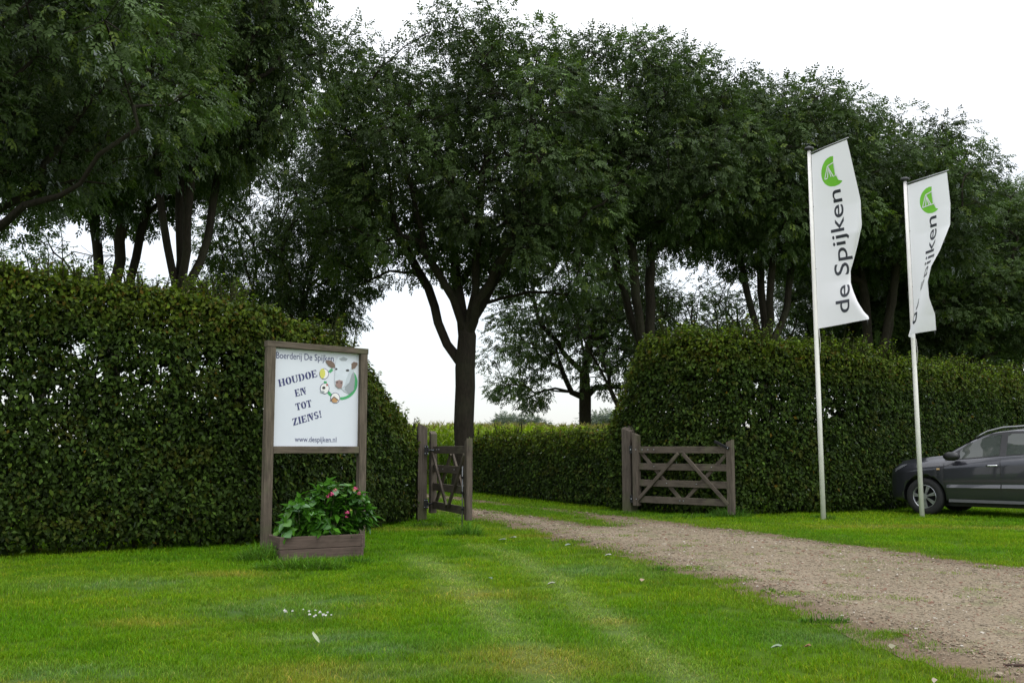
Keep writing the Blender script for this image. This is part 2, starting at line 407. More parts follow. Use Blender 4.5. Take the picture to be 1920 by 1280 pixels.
scl = np.stack([sc, sc, tz*hs], 1)*rng.uniform(.85, 1.15, (len(x), 1))
tint = lawn_tint(x, y)*rng.uniform(.85, 1.18, (len(x), 1))
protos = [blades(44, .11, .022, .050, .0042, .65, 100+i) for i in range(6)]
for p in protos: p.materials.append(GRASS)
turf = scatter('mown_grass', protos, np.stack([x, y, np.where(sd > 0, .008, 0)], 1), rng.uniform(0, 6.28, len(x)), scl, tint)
tag(turf, 'short mown green grass of the lawn either side of the drive', 'grass', kind='stuff')

# gravel stones
def rock(seed):
    r = np.random.default_rng(seed); import bmesh
    bm = bmesh.new(); bmesh.ops.create_icosphere(bm, subdivisions=1, radius=1)
    for v in bm.verts: v.co = v.co*r.uniform(.75, 1.2); v.co.z *= .6
    me = bpy.data.meshes.new('stone'); bm.to_mesh(me); bm.free()
    return me
M = Mat('stones'); a = M.attr('tint', 'INSTANCER'); n = M.noise(3, 4, M.coord('Object')); c = M.mix(a, M.ramp(n, [(.3, (.7,.7,.7)), (.7, (1.2,1.2,1.2))]), 1, 'MULTIPLY')
STONE = M.bsdf(c, .9, 0, .15)
X_, Y_, SC = [], [], []
for d0, d1, dens, s in ((5, 8, 1300, .0062), (8, 12, 800, .0075), (12, 18, 380, .0095), (18, 26, 110, .013)):
    x, y = lawn_points(d0, d1, dens); X_.append(x); Y_.append(y); SC.append(np.full(len(x), s))
x = np.concatenate(X_); y = np.concatenate(Y_); sc = np.concatenate(SC); sd = drive_sd(x, y)
mk = (sd > .02) & (rng.uniform(size=len(x)) < .25+np.clip(sd/.7, 0, .75)); x, y, sc = x[mk], y[mk], sc[mk]
k = rng.uniform(size=(len(x), 1)); base = np.array([.228, .188, .134])*(.62+.8*rng.uniform(size=(len(x), 1)))
base = np.where(k > .975, np.array([.46, .42, .36]), base); base = np.where(k < .12, np.array([.20, .12, .085]), base)
s = sc*np.exp(rng.normal(0, .38, len(x)))
prt = [rock(i) for i in range(5)]
for p in prt: p.materials.append(STONE)
st = scatter('gravel', prt, np.stack([x, y, .016+s*.15], 1), rng.uniform(0, 6.28, len(x)), np.stack([s, s, s], 1), base)
tag(st, 'loose beige gravel and small pale stones on the drive', 'gravel', kind='stuff')

# ------------------------------------------------------------------ leaves in bulk
def nrm(a): return a/np.maximum(np.linalg.norm(a, axis=1, keepdims=True), 1e-9)
def leaf_arrays(c, d, n, L, W, tint, fold=.18):
    """diamond leaf, two triangles; c base point, d direction, n normal"""
    d = nrm(d); s = nrm(np.cross(d, n)); n = np.cross(s, d)
    L = np.asarray(L)[:, None]*np.ones((len(c), 1)); W = np.asarray(W)[:, None]*np.ones((len(c), 1))
    tip = c+d*L-n*L*.12; mid = c+d*L*.45
    a = mid+s*W*.5+n*W*fold; b = mid-s*W*.5+n*W*fold
    V = np.stack([c, a, tip, b], 1).reshape(-1, 3); i = np.arange(len(c))[:, None]*4
    F = np.concatenate([i+[0, 1, 2], i+[0, 2, 3]], 1).reshape(-1, 3)
    return V, F, np.repeat(tint, 4, 0)
def join(parts):
    V, F, Tn = [], [], []; o = 0
    for v, f, t in parts: V.append(v); F.append(f+o); Tn.append(t); o += len(v)
    return np.concatenate(V), np.concatenate(F), np.concatenate(Tn)

# ------------------------------------------------------------------ hedges
def hedge(name, path, prof, thick, label, dens=1.0, leaf=.07, seed=1, shoots=1.0, zhole=1.35, group=None, nparts=0, endslant=None, shear=.2):
    """path: front base line; prof(s)->height; thickness away from the viewer"""
    r = np.random.default_rng(seed); path = np.array(path, float)
    sl_ = np.hypot(*np.diff(path, axis=0).T); S_ = np.concatenate([[0], np.cumsum(sl_)]); LT = S_[-1]
    def at(s):
        x = np.interp(s, S_, path[:, 0]); y = np.interp(s, S_, path[:, 1])
        e = .15; dx = np.interp(s+e, S_, path[:, 0])-np.interp(s-e, S_, path[:, 0]); dy = np.interp(s+e, S_, path[:, 1])-np.interp(s-e, S_, path[:, 1])
        q = np.hypot(dx, dy)+1e-9; return x, y, dx/q, dy/q
    area = LT*prof(LT/2); parts = []
    def emit(s, z, t, out, big=1.0, col=None, up=.45, spread=.6):
        x, y, tx, ty = at(s); nx, ny = -ty, tx            # into the hedge
        c = np.stack([x+nx*t, y+ny*t, z], 1)
        o = np.stack([-nx*out, -ny*out, np.zeros_like(x)], 1)
        nn = nrm(o+np.array([0, 0, up])+r.normal(0, spread, (len(s), 3)))
        dd = nrm(o*.35+np.array([0, 0, -.55])+r.normal(0, .6, (len(s), 3))); dd = nrm(dd-nn*(dd*nn).sum(1, keepdims=True)*.8)
        L = leaf*big*r.uniform(.65, 1.3, len(s)); W = L*r.uniform(.52, .68, len(s))
        H = prof(s); 
        k = np.clip((z-(H-.50-.3*fbm(s*2, s*0, 0, seed+4, 2)))/.5, 0, 1)[:, None]
        base = np.array([1, 1, 1])*np.exp(r.normal(-.05, .42, (len(s), 1)))*(.75+.5*fbm(s*2.2, z*2.2, 0, seed+14, 3)[:, None])
        base = base*np.array([1, 1, 1])+np.array([.35, .12, .0])*(r.uniform(size=(len(s), 1)) < .10)*2
        yel = np.array([3.1, 2.45, 1.0])*np.exp(r.normal(0, .22, (len(s), 1))); rust = np.array([3.4, 1.25, .8])
        pick = r.uniform(size=(len(s), 1)); yel = np.where(pick > .84, rust, yel)
        mixv = k*np.clip(r.normal(.55, .35, (len(s), 1)), 0, 1)
        tt = base*(1-mixv)+yel*mixv
        rustp = (np.clip(fbm(s*1.9, z*2.6, 0, seed+40, 3)-.62, 0, 1)*5)[:, None]*(r.uniform(size=(len(s), 1)) < .6); tt = tt*(1-np.clip(rustp*.6, 0, .45))+np.array([2.3, 1.25, .9])*np.clip(rustp*.6, 0, .45)
        tt = np.where(r.uniform(size=(len(s), 1)) > .996, np.array([3.5, 1.3, .6]), tt)
        if col is not None: tt = tt*col
        parts.append(leaf_arrays(c, dd, nn, L, W, tt))
    def hole(s, z, H, t=0.):
        s = s-shear*t; n = vnoise(s*10.5, z*11.5, 0, seed+5)*.72+fbm(s*1.3, z*1.6, 0, seed+9, 2)*.28
        n = n*np.clip((z-zhole)/.5, 0, 1)*np.clip((H-.35-z)/.35, 0, 1)
        return n
    def bump(s, z): return (fbm(s*1.6, z*1.6, 0, seed+2, 3)-.5)*.16+(fbm(s*6, z*6, 0, seed+3, 2)-.5)*.14
    # front skin, interior, back skin
    for frac, lo, hi, out, big in ((1750, -.05, .20, 1, 1.0), (900, .18, thick*.8, .4, 1.45), (900, thick-.2, thick, -1, 1.25)):
        N = int(area*frac*dens); s = r.uniform(0, LT, N); H = prof(s)
        z = .05+(H-.05)*r.uniform(size=N)**.95; t = r.uniform(lo, hi, N)+(bump(s, z) if lo < 0 else 0)
        h = hole(s, z, H, t); keep = r.uniform(size=N) > np.clip((h-.625)*14, 0, .95)
        # base is thin and set back, as clipped hedges are
        keep &= ~((z < .16) & (r.uniform(size=N) < .6)); t = t+np.clip(.22-z, 0, .2)*.5
        emit(s[keep], z[keep], t[keep], out, big)
    # top skin
    N = int(LT*thick*1500*dens); s = r.uniform(0, LT, N); H = prof(s); t = r.uniform(0, thick, N)
    top = H+(fbm(s*1.3, t, 0, seed+6, 3)-.5)*.34
    emit(s, top-r.uniform(0, .12, N)**1.2, t, .3, 1.0, None, 1.2, .6)
    # end faces
    for s0, sg in ((0, -1), (LT, 1)):
        H0 = float(prof(np.array([s0])) if True else 0); N = int(H0*thick*2200*dens); z = r.uniform(.06, 1, N)*H0; t = r.uniform(0, thick, N)
        off = 0 if endslant is None or s0 else endslant(z)
        emit(np.full(N, s0)-sg*r.uniform(0, .1, N)+off, z, t, .2, 1.0)
    # upright young shoots along the top
    NS = int(LT*55*shoots); s = r.uniform(0, LT, NS); t = r.uniform(.02, thick, NS); H = prof(s)
    hh = np.minimum(np.abs(r.normal(0, .17, NS))+.04, .34); hh *= np.where(fbm(s*.9, t*0, 0, seed+8, 2) > .5, 1.5, .8)
    slope = np.abs(prof(s+.15)-prof(s-.15))/.3; hh = hh*np.clip(1.15-1.5*slope, .3, 1)
    ln = np.clip(r.normal(0, .35, (NS, 2)), -.6, .6); K = 13
    x, y, tx, ty = at(s); nx, ny = -ty, tx; c = np.stack([x+nx*t, y+ny*t, H-.12], 1)
    d = np.stack([ln[:, 0]*hh, ln[:, 1]*hh, hh+.12], 1); Ls = np.linalg.norm(d, axis=1)
    sparts = []
    for q in ((0, 1, 0), (1, 0, 0)): sparts.append(leaf_arrays(c, d, np.tile(np.array(q, float), (NS, 1)), Ls, np.full(NS, .0045), np.tile([.8, .6, .6], (NS, 1)), .0))
    for k in range(K):
        f = (k+.5)/K; x, y, tx, ty = at(s); nx, ny = -ty, tx
        c = np.stack([x+nx*t+ln[:, 0]*hh*f, y+ny*t+ln[:, 1]*hh*f, H-.05+(hh+.05)*f], 1); a = r.uniform(0, 6.28, NS)
        d = np.stack([np.cos(a), np.sin(a), r.uniform(-.2, .7, NS)], 1); nn = nrm(np.array([0, 0, 1])+r.normal(0, .5, (NS, 3)))
        tt = np.array([4.2, 3.5, 1.3])*np.exp(r.normal(0, .3, (NS, 1))); tt = np.where(r.uniform(size=(NS, 1)) > .85, np.array([3.3, 1.5, .8]), tt); tt = np.where(r.uniform(size=(NS, 1)) > .6, tt*.5, tt)
        parts.append(leaf_arrays(c, d, nn, leaf*r.uniform(.7, 1.15, NS), leaf*.62*r.uniform(.6, 1, NS), tt))
    V, F, Tn = join(parts)
    root = empty(name, T(*path[0], 0), label=label, cat='hedge', group=group)
    o = mkobj('foliage', npmesh('foliage', V, F, Tn), None, root, LEAF_HEDGE); o['kind'] = 'stuff'
    V, F, Tn = join(sparts); o = mkobj('shoot_stems', npmesh('shoot_stems', V, F), None, root, SHOOTM); o['kind'] = 'stuff'
    # stems inside
    geo = []; ns = int(LT/.28)
    for i in range(ns):
        s0 = np.array([(i+.5)*LT/ns]); x, y, tx, ty = [float(q[0]) for q in at(s0)]; H = float(prof(s0)[0]); m = thick*.5
        bx, by = x-ty*m, y+tx*m; pts = [Vector((bx, by, -.02))]
        for j in range(1, 6):
            pts.append(Vector((bx+r.normal(0, .05), by+r.normal(0, .05), H*.93*j/5)))
        geo.append(tube_geo(pts, [.028*(1-.14*j) for j in range(6)], 5))
        for j in range(7):
            z0 = r.uniform(.2, H*.85); a = r.uniform(0, 6.28); l = r.uniform(.2, .42)
            geo.append(tube_geo([(bx, by, z0), (bx+math.cos(a)*l*.5, by+math.sin(a)*l*.5, z0+.1), (bx+math.cos(a)*l, by+math.sin(a)*l, z0+.28)], [.009, .007, .003], 3, False))
    v, f = merge(geo); q = mkobj('stems', pymesh('stems', v, f), None, root, BARK); q['kind'] = 'stuff'
    # the leaves that stand proud of the face and show largest
    if nparts:
        lm = []
        for i in range(3):
            W = .29; me = pymesh('leaf', [(0,0,0), (.30,W*.9,.03), (.62,W*.75,.02), (1,0,-.10), (.62,-W*.75,.02), (.30,-W*.9,.03), (.35,0,-.03), (.65,0,-.04)],
                [(0,6,1), (1,6,7,2), (2,7,3), (0,5,6), (5,4,7,6), (4,3,7)])
            a = me.attributes.new('tint', 'FLOAT_COLOR', 'POINT'); col = [(1.2, 1.2, 1, 1), (1.9, 1.7, 1, 1), (.9, 1.0, .9, 1)][i]
            a.data.foreach_set('color', np.tile(col, 8).astype(np.float32)); me.materials.append(LEAF_HEDGE); lm.append(me)
        for i in range(nparts):
            s0 = np.array([r.uniform(.3, 1)*LT]); H = float(prof(s0)[0]); z = r.uniform(.35, H-.3); x, y, tx, ty = [float(q[0]) for q in at(s0)]
            o_ = Vector((ty, -tx, 0)); pos = Vector((x, y, z))+o_*(.05+float(-bump(s0, np.array([z]))[0])*.5+r.uniform(0, .05))
            nn = (o_+Vector((0, 0, .5))+Vector(r.normal(0, .45, 3))).normalized(); dd = (Vector((0, 0, -.7))+o_*.4+Vector(r.normal(0, .5, 3)))
            dd = (dd-nn*dd.dot(nn)).normalized(); sd_ = nn.cross(dd)
            Mx = Matrix((dd, sd_, nn)).transposed().to_4x4() @ Matrix.Scale(leaf*r.uniform(1.05, 1.5), 4); Mx.translation = pos
            mkobj('leaf', lm[i % 3], Mx, root)
    return root
def prof_left(s):   # s measured from the far left end
    s = np.asarray(s, float); return np.interp(s, [0, 4.6, 6.2, 7.0, 7.7, 8.75, 9.2, 9.7, 10.3, 10.85, 11.4, 11.9, 12.4], [3.38, 3.34, 3.24, 3.10, 2.95, 2.80, 2.70, 2.52, 2.28, 1.98, 1.74, 1.58, 1.50])
LP = [(-9.8, 10.9), (-6.1, 11.75), (-3.3, 13.35), (-2.35, 15.2), (-1.80, 17.75), (-1.74, 18.3)]
hedge('hornbeam_hedge', LP, prof_left, .95, 'tall clipped hornbeam hedge left of the gateway, its top stepping down towards the gate', 1.25, .065, 3, 1.6, 1.3, nparts=300)
RP = [(1.98, 20.95), (2.5, 20.5), (3.2, 19.75), (4.3, 19.35), (5.9, 19.9), (7.4, 20.75), (9.2, 22.3), (12.0, 24.8), (15.5, 27.8)]
def prof_right(s):
    s = np.asarray(s, float); return np.interp(s, [0, .15, .35, .60, .85, 1.4, 3.2, 5.2, 9, 16], [1.68, 2.0, 2.5, 3.0, 3.44, 3.46, 3.36, 3.20, 3.05, 3.0])
hedge('hornbeam_hedge', RP, prof_right, 1.0, 'tall clipped hornbeam hedge right of the gateway, running behind the flagpoles and car', .95, .078, 5, 1.7, 1.25, shear=.6)
KP = [(-1.25, 29.5), (-.2, 27.0), (.9, 24.2), (2.12, 21.5)]
hedge('hornbeam_hedge', KP, lambda s: np.full(np.shape(s), 1.60)+0*np.asarray(s, float), .9, 'low square-cut hornbeam hedge seen through the open gateway, below the maize', .62, .080, 8, .25, 9)

# ------------------------------------------------------------------ trees
def tree_geo(seed, trunk, limbs, crown, nblob, r0, blob_r=(.8, 1.25), sprigs=100, leafL=.12, bare=None, spacing=.95, shell=.35, ztop_bias=0, twigs=6, leaflets=7, bf=.35, lr=.07):
    """trunk: list of points; limbs: list of point lists; crown: list of ellipsoids (cx,cy,cz,rx,ry,rz)"""
    r = np.random.default_rng(seed); nodes = []; par = []; plen = []
    def add(p, pa):
        nodes.append(np.array(p, float)); par.append(pa); plen.append(0 if pa < 0 else plen[pa]+np.linalg.norm(nodes[-1]-nodes[pa])); return len(nodes)-1
    def line(p0i, p1, jit=.05, step=.6):
        a = nodes[p0i]; b = np.array(p1, float); n = max(1, int(np.linalg.norm(b-a)/step)); i = p0i
        for k in range(1, n+1):
            q = a+(b-a)*k/n
            if k < n: q = q+r.normal(0, jit, 3)
            i = add(q, i)
        return i
    i = add(trunk[0], -1)
    for p in trunk[1:]: i = line(i, p, .02)
    ntr = len(nodes)
    limbn = []
    for lb in limbs:
        s = np.array(lb[0]); j = int(np.argmin([np.linalg.norm(n-s) for n in nodes[:ntr]]))
        j0 = len(nodes)
        for p in lb[1:]: j = line(j, p, .05)
        limbn.append((j0, len(nodes)))
    # blob centres inside the crown, mostly near its surface
    cen = []; vol = np.array([e[3]*e[4]*e[5] for e in crown]); vol = vol/vol.sum(); tries = 0
    while len(cen) < nblob and tries < nblob*60:
        tries += 1; e = crown[r.choice(len(crown), p=vol)]; d = r.normal(size=3); d /= np.linalg.norm(d); q = r.uniform(shell, 1)**(1/2.2)
        p = np.array(e[:3])+d*q*np.array(e[3:6])
        if cen and min(np.linalg.norm((np.array(cen)-p)*[1, 1, 1.25], axis=1)) < spacing: continue
        if bare is not None and bare(p): continue
        cen.append(p)
    cen = np.array(cen); order = np.argsort(np.linalg.norm(cen-np.array(trunk[-1]), axis=1)); ends = []
    for ci in order:
        p = cen[ci]; A = np.array(nodes[ntr//2:]); d = np.linalg.norm(A-p, axis=1)
        up = np.maximum(A[:, 2]-p[2]-.2, 0)
        cost = d+bf*np.array(plen[ntr//2:])+up*1.5; j = int(np.argmin(cost))+ntr//2
        a = nodes[j]; v = p-a; L = np.linalg.norm(v)
        # bend: leave along a rising arc
        m = a+v*.5+np.array([0, 0, .12*L])+r.normal(0, .06*L, 3)
        if L > .8: j = line(j, m, .04)
        j = line(j, p, .03); ends.append((j, p))
    for j, p in ends:
        for k in range(twigs):
            d = r.normal(size=3); d /= np.linalg.norm(d); d[2] = d[2]*.6+.1; add(p+d*r.uniform(.45, .95), j)
    N = len(nodes); ch = [[] for _ in range(N)]
    for k in range(1, N): ch[par[k]].append(k)
    rad = np.zeros(N); ex = 2.25
    for k in range(N-1, -1, -1):
        rad[k] = (sum(rad[c]**ex for c in ch[k]))**(1/ex) if ch[k] else .008
    sc = r0/max(rad[:ntr]); rad = np.where(rad > .02, rad*np.minimum(sc, 1+(sc-1)*np.clip(rad/rad[0]*3, 0, 1)), rad)
    for k in range(ntr): rad[k] = max(rad[k], r0*(1.0-.25*k/ntr))
    for a_, b_ in limbn:
        for k in range(a_, b_): rad[k] = max(rad[k], lr*(1-.95*(k-a_)/max(1, b_-a_))**1.3)
    # root flare
    for k in range(ntr):
        z = nodes[k][2]-nodes[0][2]; rad[k] *= 1+.35*math.exp(-max(z, 0)/.35)
    V = []; F = []
    # chains
    def emit(chain):
        pts = [nodes[k] for k in chain]; rr = [rad[k] for k in chain]
        if len(chain) > 1 and chain[0] >= 0: rr[0] = min(rr[0], rr[1]*1.25)
        n = 12 if max(rr) > .18 else 7 if max(rr) > .05 else 4 if max(rr) > .02 else 3
        v, f = tube_geo(pts, rr, n, False); o = len(V); V.extend(v); F.extend([tuple(i+o for i in q) for q in f])
    stack = [(0, -1)]
    while stack:
        k, pa = stack.pop(); chain = ([pa] if pa >= 0 else [])+[k]
        while ch[k]:
            c = max(ch[k], key=lambda c: rad[c])
            for o in ch[k]:
                if o != c: stack.append((o, k))
            chain.append(c); k = c
        emit(chain)
    wood = pymesh('wood', V, F, True); wood.materials.append(BARK)
    # foliage
    B = len(cen); br = r.uniform(*blob_r, B); n = (sprigs*(br/np.mean(blob_r))**2).astype(int); idx = np.repeat(np.arange(B), n); Nn = len(idx)
    d = nrm(r.normal(size=(Nn, 3))); q = r.uniform(.15, 1, Nn)**(1/2.4); off = d*q[:, None]*br[idx][:, None]*np.array([1, 1, .72])
    lump = fbm(off[:, 0]*1.8+idx*3.1, off[:, 1]*1.8, off[:, 2]*1.8, seed, 2)
    keep = (lump > .42); off, idx, d = off[keep], idx[keep], d[keep]; Nn = len(idx)
    c0 = cen[idx]+off; ctr = np.array([np.mean([e[0] for e in crown]), np.mean([e[1] for e in crown]), np.mean([e[2] for e in crown])])
    outw = nrm(c0-ctr); dd = nrm(d*.6+outw*.3+r.normal(0, .35, (Nn, 3))+np.array([0, 0, -.55]))
    nn = nrm(np.array([0, 0, 1.0])+d*.6+r.normal(0, .35, (Nn, 3))); nn = nrm(nn-dd*(nn*dd).sum(1, keepdims=True))
    ss = np.cross(dd, nn); tn = np.exp(r.normal(0, .26, (B, 1)))[idx]*np.exp(r.normal(0, .22, (Nn, 1)))*np.array([1, 1, 1])
    warm = (r.uniform(size=(Nn, 1)) < .12); tn = np.where(warm, tn*np.array([1.5, 1.35, .8]), tn)
    L = leafL; parts = []
    for k in range(leaflets):
        if k == leaflets-1: pos = c0+dd*L*2.1; ld = dd
        else:
            sgn = 1 if k % 2 else -1; f = (k//2+1)/(leaflets//2+.5); pos = c0+dd*L*2.1*f; ld = nrm(dd*.6+ss*sgn*1.0+np.array([0, 0, -.25]))
        l = L*r.uniform(.75, 1.15, Nn); parts.append(leaf_arrays(pos, ld+r.normal(0, .12, (Nn, 3)), nn+r.normal(0, .2, (Nn, 3)), l, l*r.uniform(.42, .54, Nn), tn, .1))
    v, f, t = join(parts); fol = npmesh('foliage', v, f, t); fol.materials.append(LEAF_ASH)
    return wood, fol
def put_tree(geo, x, y, label, rz=0, s=(1, 1, 1), group=None, cat='tree', name='ash_tree'):
    root = empty(name, T(x, y, 0, rz) @ Matrix.Diagonal((*s, 1)), label=label, cat=cat, group=group)
    mkobj('trunk', geo[0], WM[root.name], root); o = mkobj('crown', geo[1], WM[root.name], root); o['kind'] = 'stuff'
    return root
G = 'ash trees lining the field'
# tree beside the gateway: read limb by limb
def loc(px, py, d, bx, by): p = P(px, py, d); return (p.x-bx, p.y-by, p.z)
cx, cy = -1.57, 33.0
LC = lambda px, py, dd=0: loc(px, py, cy+dd, cx, cy)
hero = tree_geo(21, [(0, 0, -.05), LC(871, 760), LC(872, 690), LC(876, 630)],
    [[LC(871, 690), LC(838, 645, .2), LC(815, 575, .6), LC(785, 510, .5), LC(758, 460, .3), LC(700, 380, 0), LC(660, 320, -.5)],
     [LC(873, 640), LC(850, 560, -.4), LC(820, 510, -.8), LC(795, 470, -1), LC(765, 330, -1.5), LC(745, 240, -1.8)],
     [LC(876, 630), LC(858, 540, .5), LC(850, 450, .9), LC(845, 330, 1.0), LC(840, 200, 1.2)],
     [LC(876, 630), LC(892, 545, -.5), LC(895, 460, -1.2), LC(905, 330, -1.8), LC(930, 190, -1.5)],
     [LC(878, 630), LC(905, 570, .5), LC(925, 530, .8), LC(950, 500, .8), LC(1010, 420, 1.2), LC(1060, 300, 1.0), LC(1090, 190, .6)],
     [LC(890, 560, -.5), LC(930, 500, -1.5), LC(990, 420, -2.4), LC(1040, 370, -2.6)]],
    [(0.2, 0, 11.2, 4.9, 4.6, 4.5), (-3.1, 0, 12.3, 2.6, 3.0, 2.7), (-4.1, 0, 11.6, 1.6, 2.4, 2.6), (1.6, 0, 10.4, 3.9, 4.3, 3.6), (-2.4, 0, 9.6, 2.7, 3.6, 3.4), (2.6, -.5, 8.3, 2.2, 2.8, 2.6), (3.3, 0, 7.2, 1.5, 2.0, 1.4), (1.4, 0, 13.0, 2.4, 3.0, 2.6)],
    240, .33, (.65, 1.0), 150, .13, bare=lambda p: (p[2] < 7.0 and abs(p[0]) < 1.7) or p[2] < 5.9 + max(0, -p[0]-1)*.25, shell=.25, spacing=1.0, lr=.15)
put_tree(hero, cx, cy, 'broad ash tree with forking limbs, its trunk behind the open left gate')
# general variants
def variant(seed, H=15.5, fork=4.6, rx=4.6, low=5.2, r0=.27, nb=170, lean=0, sprigs=150, nl=6, leafL=.14, **k):
    r = np.random.default_rng(seed); tr = [(0, 0, -.05), (.1, 0, fork*.5), (lean*.3, .05, fork)]; limbs = []
    for i in range(nl):
        a = 2*math.pi*(i+r.uniform(-.25, .25))/nl; q = r.uniform(.5, .8) if i else .15; z0 = fork*r.uniform(.72, 1.0)
        limbs.append([(0, 0, z0), (math.cos(a)*q*1.0, math.sin(a)*q*1.0, z0+1.3), (math.cos(a)*q*2.4, math.sin(a)*q*2.4, z0+(H-z0)*.42), (math.cos(a)*q*4.0, math.sin(a)*q*4.0, z0+(H-z0)*.72)])
    cz = (H+low)/2; rz = (H-low)/2-.6
    cr = [(lean, 0, cz, rx, rx, rz)]
    for i in range(4):
        a = r.uniform(0, 6.28); cr.append((lean+math.cos(a)*rx*.45, math.sin(a)*rx*.45, cz+r.uniform(-.45, .35)*rz, rx*.6, rx*.6, rz*.62))
    return tree_geo(seed, tr, limbs, cr, nb, r0, (.7, 1.05), sprigs, leafL, shell=.3, spacing=1.02, **k)
va = variant(31, low=7.4, fork=4.8, nb=160, nl=3); vb = variant(47, 15.0, 4.6, 4.3, 7.0, .25, 150, nl=4); vc = variant(55, 15.5, 3.4, 4.4, 4.2, .24, 180)
vd = variant(58, 14.2, 4.0, 4.3, 4.6, .2, 140, sprigs=115, nl=4)
vs = variant(63, 9.5, 2.6, 2.9, 3.4, .14, 60, nl=5, sprigs=28)
def at_px(geo, px, d, label, rz=0, s=(1, 1, 1), group=G, **k): return put_tree(geo, X(px, d), d, label, rz, s, group, **k)
at_px(va, 1215, 36.5, 'ash tree with two dark leaning stems behind the left end of the right hedge', .4, (1.0, 1.0, 1.07))
at_px(vb, 1442, 39.5, 'tall ash tree standing behind the right hedge, just left of the first flag', 1.7, (1.05, 1.05, 1.10))
at_px(va, 1640, 43.5, 'dense ash tree filling the gap between the two flags', 2.9, (1.1, 1.1, 1.06))
at_px(vc, 1805, 49, 'dark ash tree with low forked trunk, directly right of the second flag', .2, (1.15, 1.15, .97))
at_px(vb, 1960, 54, 'ash tree cut off by the right edge of the picture, above the car', 3.6, (1.25, 1.25, 1.02))
# tree behind, seen below the big crown
dx_, dy_ = X(1097, 48), 48.0
LD = lambda px, py, dd=0: loc(px, py, dy_+dd, dx_, dy_)
behind = tree_geo(77, [(0, 0, -.05), LD(1097, 790), LD(1097, 745), LD(1096, 700)],
    [[LD(1097, 760), LD(1072, 735), LD(1052, 690), LD(1040, 640), LD(1020, 580, .5), LD(980, 540, 1)],
     [LD(1096, 705), LD(1075, 680), LD(1045, 640, -1), LD(1010, 600, -1.5), LD(960, 620, -2)],
     [LD(1096, 700), LD(1090, 640), LD(1080, 570), LD(1060, 480)],
     [LD(1097, 690), LD(1110, 620), LD(1125, 560), LD(1140, 490)],
     [LD(1096, 690), LD(1105, 600, 1), LD(1085, 500, 1), LD(1090, 400, 1)]],
    [(-.3, 0, 9.3, 4.2, 4.0, 4.2), (-2.6, 0, 5.6, 2.3, 2.6, 2.3), (2.2, 0, 6.6, 2.8, 2.6, 2.7), (-1.8, -.5, 5.0, 1.6, 1.5, 1.9), (3.6, 0, 4.6, 1.5, 2, 1.8)],
    150, .29, (.6, .95), 95, .15, bare=lambda p: (abs(p[0]+.3) < 1.1 and p[2] < 6.2), spacing=.95, shell=.3)
put_tree(behind, dx_, dy_, 'slimmer ash tree behind the low hedge with lower branches hanging over the maize')
small_txt = ['small thin ash tree with drooping twigs behind the left end of the right hedge', 'small multi-stemmed tree right of the two leaning stems, behind the right hedge',
             'slim young tree silhouetted between the ash trunks left of the first flag']
for i, (px, d, rz, sc) in enumerate([(1175, 44, 0, 1.0), (1300, 46, 1.3, 1.05), (1385, 50, 2.2, 1.15)]):
    at_px(vs, px, d, small_txt[i], rz, (sc, sc, sc), 'small trees behind the ash row', name='young_tree')
# filling trees of the second row
sec = ['dark tree of the back row, seen between the two flags low down', 'dark tree of the back row behind the first flag', 'dark tree of the back row filling in behind the right ash trees']
for i, (px, d, rz, sc) in enumerate([(1700, 54, .9, 1.05), (1615, 51, 2.4, .95), (1880, 60, 4.1, 1.2)]):
    at_px(vc, px, d, sec[i], rz, (sc, sc, sc*.95), 'back row of trees')
# left side
at_px(vb, 335, 26.5, 'ash tree whose dark stems fan out above the left hedge, left of the signboard', 2.2, (.82, .82, 1.12))
at_px(va, 205, 31, 'ash tree with paired stems behind the middle of the left hedge', 5.2, (.92, .92, 1.05))
at_px(vs, 70, 37, 'small slender tree in the bright gap above the far left of the hedge', .7, (1.1, 1.1, 1.1), 'small trees behind the ash row', name='young_tree')
at_px(vd, 530, 38, 'airy ash tree filling the gap between the left crowns and the gateway ash', 4.4, (.85, .85, .98))
ax_, ay_ = -12.6, 18.0
LA = lambda px, py, dd=0: loc(px, py, ay_+dd, ax_, ay_)
big = tree_geo(91, [(0, 0, -.05), (.1, 0, 2), (.3, 0, 3.8)],
    [[(.2, 0, 3.4), LA(-120, 470, -.8), LA(0, 425, -1), LA(45, 385, -1.2), LA(110, 368, -1.3), LA(150, 345, -1.4), LA(185, 290, -1.6), LA(260, 240, -1.8)],
     [LA(-120, 470, -.8), LA(20, 380, -.4), LA(70, 358, -.3), LA(140, 338, -.2), LA(200, 345, 0)],
     [(.2, 0, 3.6), LA(-150, 420, 1), LA(0, 325, .8), LA(110, 318, .6), LA(200, 260, .5)],
     [(.3, 0, 3.8), LA(-200, 300), LA(-60, 150), LA(80, 20), (6, 0, 12)],
     [(.3, 0, 3.8), (.5, -1, 6), (1, -2.4, 9), (1.5, -3, 12)], [(.3, 0, 3.8), (-1.5, 1, 6), (-3, 2, 10)], [(.3, 0, 3.8), (.6, 2, 7), (1.6, 3.2, 11)]],
    [(1.6, 0, 10.2, 5.6, 5.0, 4.9), (3.8, -.8, 8.6, 3.6, 3.6, 2.9), (2.0, 0, 7.4, 3.2, 3.5, 2.0)],
    250, .40, (.7, 1.05), 185, .105, bare=lambda p: p[2] < 5.6 or (p[2] < 7 and p[0] > 4.6), spacing=.9, shell=.3, lr=.17)
put_tree(big, ax_, ay_, 'huge dark tree with heavy limbs reaching in from the left over the hedge', cat='tree')

